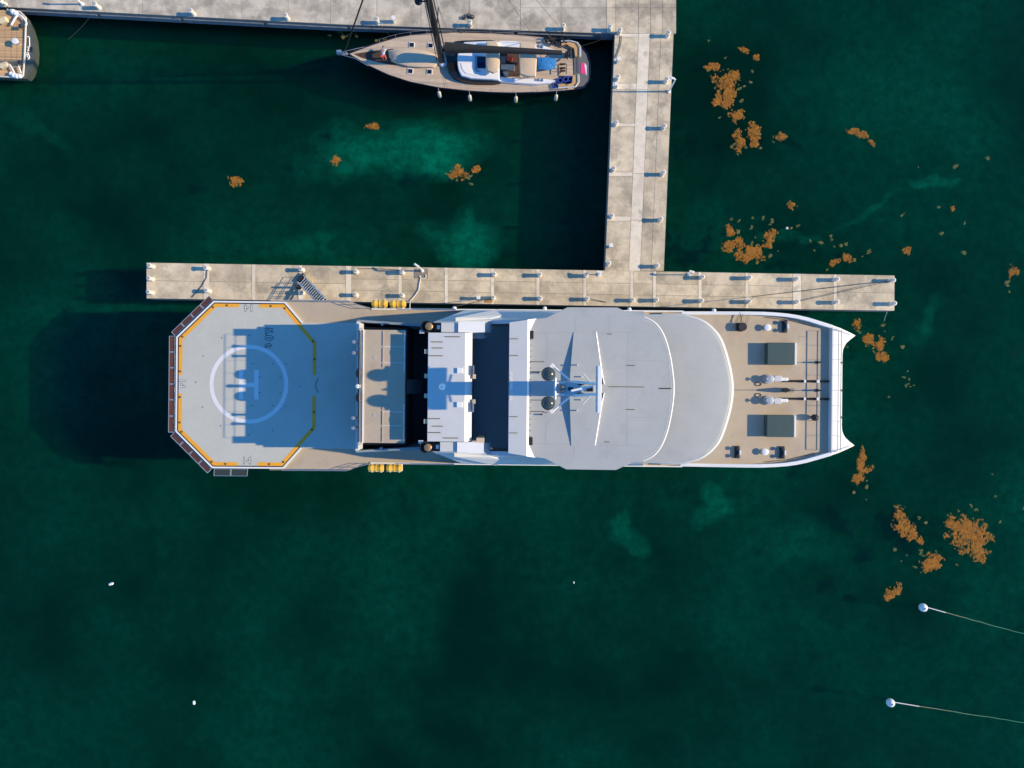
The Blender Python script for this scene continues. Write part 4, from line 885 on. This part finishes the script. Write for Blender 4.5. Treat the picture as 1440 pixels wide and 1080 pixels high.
# mast, boom, rigging
MP = Y(622, 88.5, ZD); MT = MP + Vector((0, 0, 34))
mast_ = MB().loft([[MP + Vector((.33 * math.cos(a) * k, .22 * math.sin(a) * k, z)) for a in [i * math.pi / 7 for i in range(14)]] for z, k in ((0, 1), (12, 1), (24, .9), (34, .6))]).build('mast', BLACK, yacht, smooth=True)
MB().ball(MP + Vector((.1, 0, .15)), .5, sq=(1, 1, .4)).build('mast_collar', BOATW, mast_, smooth=True)
def zat(dz): return MP + Vector((0, 0, dz))
for dz, sp in ((6.5, 2.6), (13.4, 2.3), (20.5, 1.9)):
    for sg in (1, -1): MB().tube(zat(dz), zat(dz) + Vector((.25, sp * sg, .1)), .09, .05).build('spreader', BLACK, mast_)
MB().lathe(zat(12.6) + Vector((-.95, -.05, 0)), [(.1, 0), (.36, .05), (.36, .22), (.2, .32)], 16).build('mast_radar', BLACK, mast_, smooth=True); MB().tube(zat(12.6), zat(12.6) + Vector((-.8, 0, 0)), .07).build('radar_bracket', BLACK, mast_)
b = MB()
for dx, dy in ((.42, .1), (.48, -.05), (-.42, .1)): b.tube(zat(.3) + Vector((dx * 1.3, dy, 0)), zat(30) + Vector((dx * .6, dy, 0)), .045)
b.build('halyard', ROPE, mast_)
bm0, bm1 = P(626, 68.5, 4.2), P(789, 76, 4.0)
bm0 = MP + Vector((.35, .02, 2.5)); dirb = (bm1 - bm0).normalized()
# boom swings slightly towards the quay
bm1 = P(790, 76, 4.2); b = MB(); nb = Vector((-dirb.y, dirb.x, 0)); rg = []
bs = P(626, 68.5, 4.3)
for t, hw, hh in ((0, .52, .55), (.12, .50, .55), (.3, .36, .48), (.6, .30, .40), (.85, .27, .32), (1, .22, .2)):
    c = bs.lerp(bm1, t); rg.append([c + Vector((0, math.cos(a) * hw, math.sin(a) * hh + .3)) for a in [k * math.pi / 6 for k in range(12)]])
b.loft(rg); b.build('boom_with_furled_sail', SAILB, yacht, smooth=True)
b = MB(); b.tube(bs, zat(2.5), .18); b.tube(P(760, 76, 4.1), Y(762, 88, ZD), .03); b.build('boom_gear', BLACK, yacht)
bt = Y(484, 74.5, ZD + .1)
MB().tube(bt, zat(28), .085, .06).build('furled_jib', BLACK, yacht)
for tip, dz in (((628, 47), 6.5), ((632, 47), 20), ((630, 125.5), 20), ((626, 124.5), 6.5)):
    q_ = Y(*tip, ZD); sp = Vector((.25, 2.6 * (1 if tip[1] < 88 else -1), 0)); b = MB(); b.tube(q_, zat(6.5) + sp, .016); b.tube(zat(6.5) + sp, zat(26), .016); b.build('shroud', DARK, yacht)
MB().tube(Y(805, 60), zat(33), .015).build('backstay', DARK, yacht); MB().tube(Y(800, 124), zat(33), .015).build('backstay', DARK, yacht)
# pulpit, stanchions, fenders
b = MB()
for zz_ in (.35, .7): b.path([Y(x, y, ZD + zz_) for x, y in ((512, 66), (500, 68.5), (482, 73), (478, 75), (482, 77.5), (500, 82.5), (518, 92.5))], .03)
for x, y in ((512, 66.5), (499, 71), (483, 74), (500, 81.5), (517, 92)): b.tube(Y(x, y), Y(x, y - .3, ZD + .7), .03)
b.build('pulpit', STEEL, yacht)
an = MB(); an.tube(Y(490, 76), Y(474, 73.5, ZD - .1), .10); an.box(Y(477, 74, ZD + .1), (.5, .45, .3)); an.tube(Y(478, 70, ZD - .2), Y(476, 78, ZD - .2), .06); an.box(Y(485, 75.5, ZD + .12), (.5, .3, .18)); an.build('anchor', STEEL, yacht)
b = MB(); st = []
for i, p in enumerate(DECK):
    if 515 < p[0] < 805: st.append(p)
for p in st: q_ = Y(*shrinkpx([p], .99, (675, 88))[0]); b.tube(q_, q_ + Vector((0, 0, .7)), .02)
for side in ([p for p in DECK[:12] if 515 < p[0] < 805], [p for p in DECK[16:] if 515 < p[0] < 805]):
    b.path([Y(*shrinkpx([p], .99, (675, 88))[0]) + Vector((0, 0, .7)) for p in side], .012)
b.build('guard_rail', STEEL, yacht)
for k, (x, y) in enumerate(((616.7, 126.5), (660, 131.5), (725.5, 133.5), (782.5, 131))):
    p = P(x, y, ZD); f = thing('fender', ('leftmost', 'second', 'third', 'rightmost')[k] + ' cream fender from the left along the seaward side of the sailing yacht', 'fender', (p.x, p.y - .1, .25), 'cream fenders hung from the sailing yacht')
    MB().lathe((p.x, p.y - .1, 0), [(.08, .15), (.2, .3), (.2, 1.3), (.08, 1.45)], 12).build('body', FEND, f, smooth=True); MB().tube((p.x, p.y - .1, 1.4), (p.x, p.y + .1, ZD + .3), .02).build('lanyard', ROPEW, f)
rope(hang(Y(648, 46.5, ZD + .1), P(665, 35, ZP + .4), .1, 5), .03, ROPE, 'dark mooring line from the middle of the sailing yacht to the quay')
rope(hang(Y(790, 55, ZD + .1), P(792, 39, ZP + .5), .1, 5), .03, ROPE, 'dark mooring line from the stern quarter of the sailing yacht to the quay')
rope(hang(Y(815, 65, ZD + .1), P(871, 45, ZP + .5), .3, 8), .02, ROPE, 'thin dark line from the yacht stern to the corner bollard')
rope(hang(Y(552, 54, ZD + .1), P(531, 30, ZP + .4), .2, 5), .02, ROPE, 'dark bow line of the sailing yacht running to the quay')
# person bent over on the yacht's foredeck: one skinned body with clothing shells
def person():
    base = Y(541, 79, ZD + .03); t = thing('person', 'person in pale blue shirt and orange red shorts bending over on the yacht foredeck', 'person', base)
    V = lambda x, y, z: base + Vector((x, y, z))
    J = {'pel': V(0, -.35, .85), 'ch': V(.0, .15, .98), 'nk': V(-.02, .38, .92), 'hd': V(-.03, .55, .80), 'hd2': V(-.03, .62, .74)}
    for s_, k in ((1, 'r'), (-1, 'l')):
        J['hip' + k] = V(.13 * s_, -.36, .80); J['kn' + k] = V(.16 * s_, -.22, .45); J['an' + k] = V(.16 * s_, -.38, .07); J['to' + k] = V(.17 * s_, -.16, .05)
        J['sh' + k] = V(.21 * s_, .30, .92); J['el' + k] = V(.30 * s_, .42, .64); J['wr' + k] = V(.20 * s_, .58, .45); J['ha' + k] = V(.17 * s_, .64, .38)
    E = [('pel', 'ch'), ('ch', 'nk'), ('nk', 'hd'), ('hd', 'hd2')]
    for k in 'rl': E += [('pel', 'hip' + k), ('hip' + k, 'kn' + k), ('kn' + k, 'an' + k), ('an' + k, 'to' + k), ('ch', 'sh' + k), ('sh' + k, 'el' + k), ('el' + k, 'wr' + k), ('wr' + k, 'ha' + k)]
    rad = {'pel': .15, 'ch': .16, 'nk': .07, 'hd': .105, 'hd2': .10, 'hip': .105, 'kn': .065, 'an': .045, 'to': .045, 'sh': .075, 'el': .05, 'wr': .035, 'ha': .04}
    def skin(name, keys, edges, m, grow):
        ks = list(keys); me = bpy.data.meshes.new(name); me.from_pydata([J[k] - base for k in ks], [(ks.index(a), ks.index(b)) for a, b in edges], [])
        o = bpy.data.objects.new(name, me); COL.objects.link(o); o.parent = t
        md = o.modifiers.new('skin', 'SKIN'); 
        for i, k in enumerate(ks):
            r_ = rad.get(k, rad.get(k[:-1], .06)) + grow; me.skin_vertices[0].data[i].radius = (r_, r_)
        me.skin_vertices[0].data[0].use_root = True
        o.modifiers.new('sub', 'SUBSURF').levels = 1; o.modifiers['sub'].render_levels = 2; me.materials.append(m); return o
    skin('body', J.keys(), E, SKIN, 0)
    sk = ['ch', 'pel', 'nk'] + [a + k for k in 'rl' for a in ('sh', 'el')]; skin('shirt', sk, [('pel', 'ch'), ('ch', 'nk')] + [(a, b) for k in 'rl' for a, b in (('ch', 'sh' + k), ('sh' + k, 'el' + k))], SHIRT, .022)
    sk = ['pel'] + [a + k for k in 'rl' for a in ('hip', 'kn')]; skin('shorts', sk, [(a, b) for k in 'rl' for a, b in (('pel', 'hip' + k), ('hip' + k, 'kn' + k))], SHORT, .03)
    b = MB(); b.ball(J['hd2'] + Vector((0, .0, .03)), .12, sq=(1, 1.1, 1)); b.build('hair', mat('hair_dark', (.03, .02, .015), .8, .2, 20), t, smooth=True)
person()

# ================================================================== stern of the classic yacht on the left
ZL = 1.9
cy_ = thing('classic_yacht', 'stern of a yacht with orange teak deck and grey green transom at the left edge', 'yacht', P(20, 60, 0))
DL = [(-230, 30), (-100, 16), (10, 14), (28, 17), (36, 24), (35.5, 40), (35, 60), (34, 80), (32, 107), (20, 108), (-100, 103), (-230, 82)]
tr = [(-232, 30), (-100, 15.5), (10, 13.5), (30, 16), (41, 28), (46.5, 48), (48, 66), (47, 84), (42, 102), (36, 110), (20, 109.5), (-100, 104), (-232, 83)]
tl = [P(x, y, ZL) for x, y in tr]; cl_ = P(-90, 60, ZL)
MB().loft([[Vector((cl_.x + (p.x - cl_.x) * kx, cl_.y + (p.y - cl_.y) * k, z)) for p in tl] for k, kx, z in ((.4, .75, -.8), (.9, .95, .2), (1, 1, ZL - .12))]).build('hull', mat('grey_green_hull', (.085, .10, .085), .45, .25, 1.2, stain=((.16, .17, .13), 1.5, .58)), cy_, smooth=True)
MB().prism([P(x, y, ZL) - Vector((0, 0, .25)) for x, y in DL], [P(x, y, ZL) for x, y in DL]).build('teak_deck', YTEAK2, cy_)
b = MB(); b.path([P(x, y, ZL + .12) for x, y in ((10, 13.5), (28, 16.5), (36.5, 25), (36, 42), (35.5, 60), (34.5, 80), (32.5, 107), (20, 108.5), (-60, 104.8))], .09, 6); b.build('cap_rail', FEND, cy_)
for pts, r_ in (([(16, 35), (21, 26), (26, 20), (31, 23), (36, 29), (37.5, 33), (36, 36)], .1), ([(14, 91), (18, 98), (21, 104)], .08), ([(26, 93), (28, 98), (30, 103)], .07)):
    MB().path([P(x, y, ZL + .35) for x, y in pts], r_, 7).build('white_arm', BOATW, cy_)
b = MB()
for x, y, r_ in ((19, 17, .3), (22.5, 19, .28), (16.5, 15.5, .2), (20, 106, .3), (24, 107, .28), (28, 107, .25), (16, 104, .25)): b.ball(P(x, y, ZL + .2), r_)
b.build('stern_fender_bundle', BOATW, cy_, smooth=True)
c = MB().lathe(P(26.8, 61.5, ZL), [(.1, 0), (.1, .55), (.34, .58), (.34, .66), (.2, .68)], 16).build('capstan', BOATW, cy_, smooth=True); MB().lathe(P(26.8, 61.5, ZL + .68), [(.1, 0), (.1, .05)], 10).build('capstan_cap', mat('violet_grey', (.3, .3, .42), .5), c)
for x, y in ((29, 37), (28, 88)):
    t_ = MB().box(P(x, y, ZL + .5), (.35, .4, .3)).build('deck_light', DARK, cy_, bevel=.04); MB().tube(P(x, y, ZL), P(x, y, ZL + .5), .06).build('stalk', STEEL, t_)
b = MB()
for y in (27.5, 42, 52, 70, 80): b.strip([P(-60, y, ZL).xy, P(33, y + .6, ZL).xy], .05, ZL + .004)
for x in (7.5, 16, 24): b.strip([P(x, 22, ZL).xy, P(x - .5, 103, ZL).xy], .03, ZL + .004)
b.build('deck_seam', mat('seam_dark', (.20, .11, .06), .8), cy_)
for x, y in ((5, 29), (6, 92)):
    MB().box(P(x, y, ZL + .25), (.9, .55, .5), .3).build('deck_cushion', mat('cream_cushion', (.70, .58, .36), .8, .05, 4), cy_, bevel=.1)
# hull lettering on the transom: pale hand-lettered script, traced stroke by stroke
def tpt(x, y):
    k = (x - 30) / 18.0; return P(x, y, ZL - .10 + .0)
sts = [[(38, 51.8), (40, 51.2), (41.3, 53), (41.5, 58), (41.6, 63), (41.4, 68), (40, 70.5), (38.8, 69.6)], [(39, 65.5), (40.5, 69.5), (39.5, 72)], [(38.5, 71.5), (42.3, 71)], [(37.6, 74.5), (39, 73.8), (40.2, 75), (39.4, 77.4), (37.8, 78), (37.3, 76)], [(40.5, 77), (41.5, 80), (40.5, 83), (39, 83.5)], [(38, 79), (39.5, 81), (41.8, 81.2)]]
b = MB()
for st_ in sts: b.path([P(x, y, ZL - .10) for x, y in st_], .055, 5)
b.build('transom_script', BOATW, cy_)
MB().box(P(43.5, 69.5, ZL - .12), (.35, .5, .12)).build('exhaust_port', BLACK, cy_)
rope(hang(P(5, 5, ZP + .5), P(20, 17, ZL + .3), .1, 5), .04, ROPE, 'dark stern line from the left quay bollard to the classic yacht')

# ================================================================== floating things
def buoy(x, y, end, label):
    p = P(x, y, .25); t = thing('mooring_buoy', label, 'buoy', (p.x, p.y, 0), 'white mooring buoys')
    MB().ball((p.x, p.y, .2), .46, 20, 12).build('float', BUOYW, t, smooth=True); MB().lathe((p.x, p.y, 0), [(.1, .6), (.1, .7), (.05, .74)], 8).build('top_ring', STEEL, t)
    q = P(*end, -2.6); a = Vector((p.x + .4, p.y, .03)); m_ = a.lerp(Vector((q.x, q.y, 0)), .17); m_.z = .01
    b = MB(); b.path([a, m_], .055); b.build('rope', ROPEW, t)
    b = MB(); pts = [Vector((m_.x, m_.y, .0)).lerp(Vector((q.x, q.y, -.55)), i / 14) + Vector((0, random.uniform(-.04, .04), 0)) for i in range(15)]; b.path(pts, .04); b.build('rope_under_water', mat('weedy_rope', (.26, .25, .15), .9, .4, 12), t)
buoy(1298.5, 854.5, (1445, 889), 'white mooring buoy nearer the pier with pale rope running right')
buoy(1252.5, 988.5, (1447, 1008), 'white mooring buoy nearest the bottom edge with weedy rope running right')
def small_float(x, y, L_, rz, label):
    p = P(x, y, 0); o = MB().loft([[Vector((p.x, p.y, .03)) + Vector((math.cos(rz) * k * L_ - math.sin(rz) * r_ * math.cos(a), math.sin(rz) * k * L_ + math.cos(rz) * r_ * math.cos(a), r_ * math.sin(a))) for a in [i * math.pi / 5 for i in range(10)]] for k, r_ in ((-.5, .04), (-.35, .14), (.3, .15), (.5, .05))]).build('small_float', BUOYW, None, smooth=True)
    tag(o, label, 'float', 'small white floats'); b = MB()
small_float(156.5, 821, .55, .3, 'tiny white float alone in the open water at lower left')
small_float(273, 988, .45, 1.7, 'tiny white float near the bottom edge at left')
small_float(1106.5, 321, .28, 0, 'tiny white float among the orange seaweed right of the cross pier')
small_float(807, 819, .16, 0, 'speck-sized white float in open water below the ship')

# sargassum: every patch is its own raft of many small fronds
WEED = mat('sargassum', (.42, .168, .018), .9, .35, 2.2, world=True, fine=.2, stain=((.25, .135, .018), 1.1, .50), band=.12)
WEED2 = mat('sunken_sargassum', (.27, .19, .06), .9, .3, 6, world=True)
def weed_mesh(blobs, dens, zlo, zhi, size, seed, thr=.42):
    rg = random.Random(seed); V = []; Fc = []
    for (x, y, a, c, rot, k) in blobs:
        n_ = int(a * c * dens * k); ct, st = math.cos(R(rot)), math.sin(R(rot))
        for i in range(n_):
            r_ = 1.35 * math.sqrt(rg.random()); th = rg.random() * 6.283; u, v = r_ * math.cos(th), r_ * math.sin(th)
            wx, wy = x + (u * a * ct - v * c * st), y + (u * a * st + v * c * ct)
            f = 1 - r_ + .75 * noise.noise(Vector((wx * .10, wy * .10, seed * .7))) + .55 * noise.noise(Vector((wx * .27, wy * .27, 9.1))) + .35 * noise.noise(Vector((wx * .6, wy * .6, 4.3)))
            if rg.random() > (f - .02) / .22: continue
            p = P(wx, wy, 0)
            z = rg.uniform(zlo, zhi) - (max(0, .35 - f) * .35 if zlo > -.02 else 0); L_ = size * rg.uniform(.5, 1.6); wd = L_ * rg.uniform(.16, .36); al = rg.random() * 6.283; tz = rg.uniform(-.12, .12) * L_
            dx, dy = math.cos(al), math.sin(al); o = len(V)
            V += [(p.x - dx * L_ / 2, p.y - dy * L_ / 2, z), (p.x - dy * wd, p.y + dx * wd, z + .012), (p.x + dx * L_ / 2, p.y + dy * L_ / 2, z + tz), (p.x + dy * wd, p.y - dx * wd, z + .01)]
            Fc += [(o, o + 1, o + 2), (o, o + 2, o + 3)]
    return V, Fc
def weed(blobs, label, seed, dens=16.0, m=WEED, zlo=-.015, zhi=.04, size=.125, kind=None):
    V, Fc = weed_mesh(blobs, dens, zlo, zhi, size, seed)
    me = bpy.data.meshes.new('seaweed_patch'); me.from_pydata(V, [], Fc); me.materials.append(m); o = bpy.data.objects.new('seaweed_patch', me); COL.objects.link(o)
    c = P(blobs[0][0], blobs[0][1], 0); me.transform(__import__('mathutils').Matrix.Translation(-c)); o.location = c
    if kind: o.name = 'loose_seaweed'; return tag(o, label, 'seaweed', None, kind)
    return tag(o, label, 'seaweed', 'orange seaweed patches')
W = [
 ([(1362, 752, 30, 22, 35, 1), (1340, 741, 14, 5, 10, .8), (1375, 772, 12, 14, 20, 1), (1381, 785, 8, 6, 0, .7), (1355, 740, 16, 12, 0, 1)], 'largest orange seaweed raft, at the right edge above the mooring buoys'),
 ([(1272, 742, 16, 12, 30, 1), (1264, 722, 11, 9, 60, 1), (1262, 714, 9, 5, 0, .8), (1282, 752, 12, 9, 30, 1), (1294, 759, 5, 6, 0, .6)], 'long orange seaweed raft left of the largest one'),
 ([(1310, 792, 15, 12, -10, 1.1), (1303, 799, 9, 6, 0, 1), (1318, 786, 8, 7, 0, 1)], 'compact orange seaweed clump directly below the largest raft'),
 ([(1254, 834, 12, 7, -30, 1.1), (1263, 827, 8, 6, -50, 1), (1249, 837, 6, 6, 0, 1)], 'small orange seaweed clump up and left of the upper mooring buoy'),
 ([(1212, 648, 6, 18, 5, .9), (1208, 672, 8, 9, 20, 1), (1219, 660, 8, 5, -20, .8)], 'narrow orange seaweed streak just below the bow tip of the ship'),
 ([(1056, 357, 18, 12, 0, 1.3), (1050, 360, 12, 10, 0, 1.2), (1064, 354, 12, 9, 0, 1.2)], 'solid rounded orange seaweed raft against the finger pier right of the cross pier'),
 ([(1083, 334, 8, 13, 25, 1.1), (1078, 343, 6, 7, 0, 1)], 'upright orange seaweed clump up and right of the solid rounded raft'),
 ([(1026, 324, 6, 9, 0, 1.1)], 'small oval orange seaweed clump nearest the cross pier'),
 ([(1024, 346, 9, 7, 0, .8), (1034, 342, 11, 6, -30, .8), (1041, 346, 7, 5, 0, .8)], 'ragged olive seaweed scraps between the oval clump and the rounded raft'),
 ([(1113, 288, 7, 7, 0, 1.1)], 'lone triangular orange seaweed clump above the tiny white float'),
 ([(1191, 363, 8, 6, -10, 1.1), (1179, 366, 6, 3, 0, .6), (1170, 370, 4, 4, 0, .7)], 'orange seaweed clump with a tail near the finger pier, left of its right end'),
 ([(1020, 138, 14, 12, 0, 1.2), (1008, 142, 8, 6, 0, .9), (1024, 132, 9, 8, 0, 1)], 'middle orange seaweed raft of the cluster right of the cross pier top'),
 ([(1020, 116, 17, 13, 20, .55), (1030, 110, 9, 13, 20, .6), (1034, 105, 6, 8, 0, .5)], 'loose olive seaweed spread above the middle raft of the upper cluster'),
 ([(1005, 92, 8, 7, 0, 1.1), (996, 94, 6, 4, 0, .9)], 'orange seaweed clump at the top left of the upper cluster'),
 ([(1063, 79, 7, 5, 0, 1)], 'small orange seaweed clump at the top right of the upper cluster'),
 ([(1047, 70, 9, 4, 10, .6)], 'thin olive seaweed scrap at the very top of the upper cluster'),
 ([(1035, 162, 10, 9, 0, 1.2)], 'round red orange seaweed clump below the middle raft of the upper cluster'),
 ([(1060, 186, 9, 12, -15, 1.1), (1062, 203, 6, 6, 0, 1)], 'upright orange seaweed clump at the lower right of the upper cluster'),
 ([(1042, 204, 7, 13, 5, 1.1), (1037, 189, 8, 7, 0, .5)], 'upright orange seaweed clump at the very bottom of the upper cluster'),
 ([(1098, 193, 8, 6, 25, 1)], 'lone small orange seaweed clump right of the upper cluster'),
 ([(1200, 184, 8, 5, 15, .8), (1215, 190, 8, 5, 25, .8), (1226, 201, 7, 3, 45, .6)], 'thin slanting seaweed streak in the open water at upper right'),
 ([(523, 178, 9, 6, 0, .9)], 'orange seaweed clump below the sailing yacht bow'),
 ([(331, 253, 9, 8, 0, 1.6)], 'orange seaweed clump farthest left, above the finger pier'),
 ([(645, 242, 13, 9, 5, 1.3)], 'forked orange seaweed clump between the yacht and the finger pier'),
 ([(669, 238, 6, 4, -20, .9)], 'small olive seaweed tuft just right of the forked clump'),
 ([(472, 225, 7, 6, 0, 1)], 'tiny seaweed tuft far left of the forked clump, in the pale shallow'),
 ([(1222, 478, 8, 8, 0, .9), (1237, 484, 8, 10, 0, .9), (1241, 500, 8, 8, 0, 1.1)], 'orange seaweed pieces floating just right of the ship bow tip'),
 ([(1205, 456, 6, 11, 0, .7)], 'olive seaweed scrap between the pier end and the bow tip'),
 ([(1425, 382, 8, 9, 0, .6)], 'olive seaweed scrap at the right edge of the photo above the pier level'),
 ([(1342, 294, 5, 5, 0, .9)], 'single small seaweed tuft at the far upper right'),
 ([(1276, 353, 6, 6, 0, .7)], 'small seaweed tuft above the right end of the finger pier'),
]
for k, (bl, lab) in enumerate(W): weed(bl, lab, 11 + k)
# loose scraps, partly sunk
sb = []
rg = random.Random(5)
for (cx, cy, sx, sy, n_) in ((1020, 120, 40, 45, 26), (1050, 190, 40, 25, 16), (1060, 330, 55, 40, 34), (1180, 350, 60, 30, 22), (1230, 480, 40, 40, 18), (1280, 540, 30, 25, 10), (1300, 770, 70, 60, 22), (1390, 720, 60, 50, 10), (1215, 690, 20, 30, 8), (490, 50, 40, 6, 10), (650, 250, 40, 15, 10), (1350, 300, 70, 80, 12), (1420, 390, 15, 30, 6), (540, 55, 25, 4, 6)):
    for i in range(int(n_ * .7)): sb.append((rg.gauss(cx, sx * .45), rg.gauss(cy, sy * .45), rg.uniform(1.2, 3.8), rg.uniform(1, 2.6), rg.uniform(0, 180), rg.uniform(.5, 1.1)))
weed(sb, 'loose olive scraps of seaweed drifting between the orange rafts', 77, 16.0, WEED2, -.25, -.03, .11, kind='stuff')
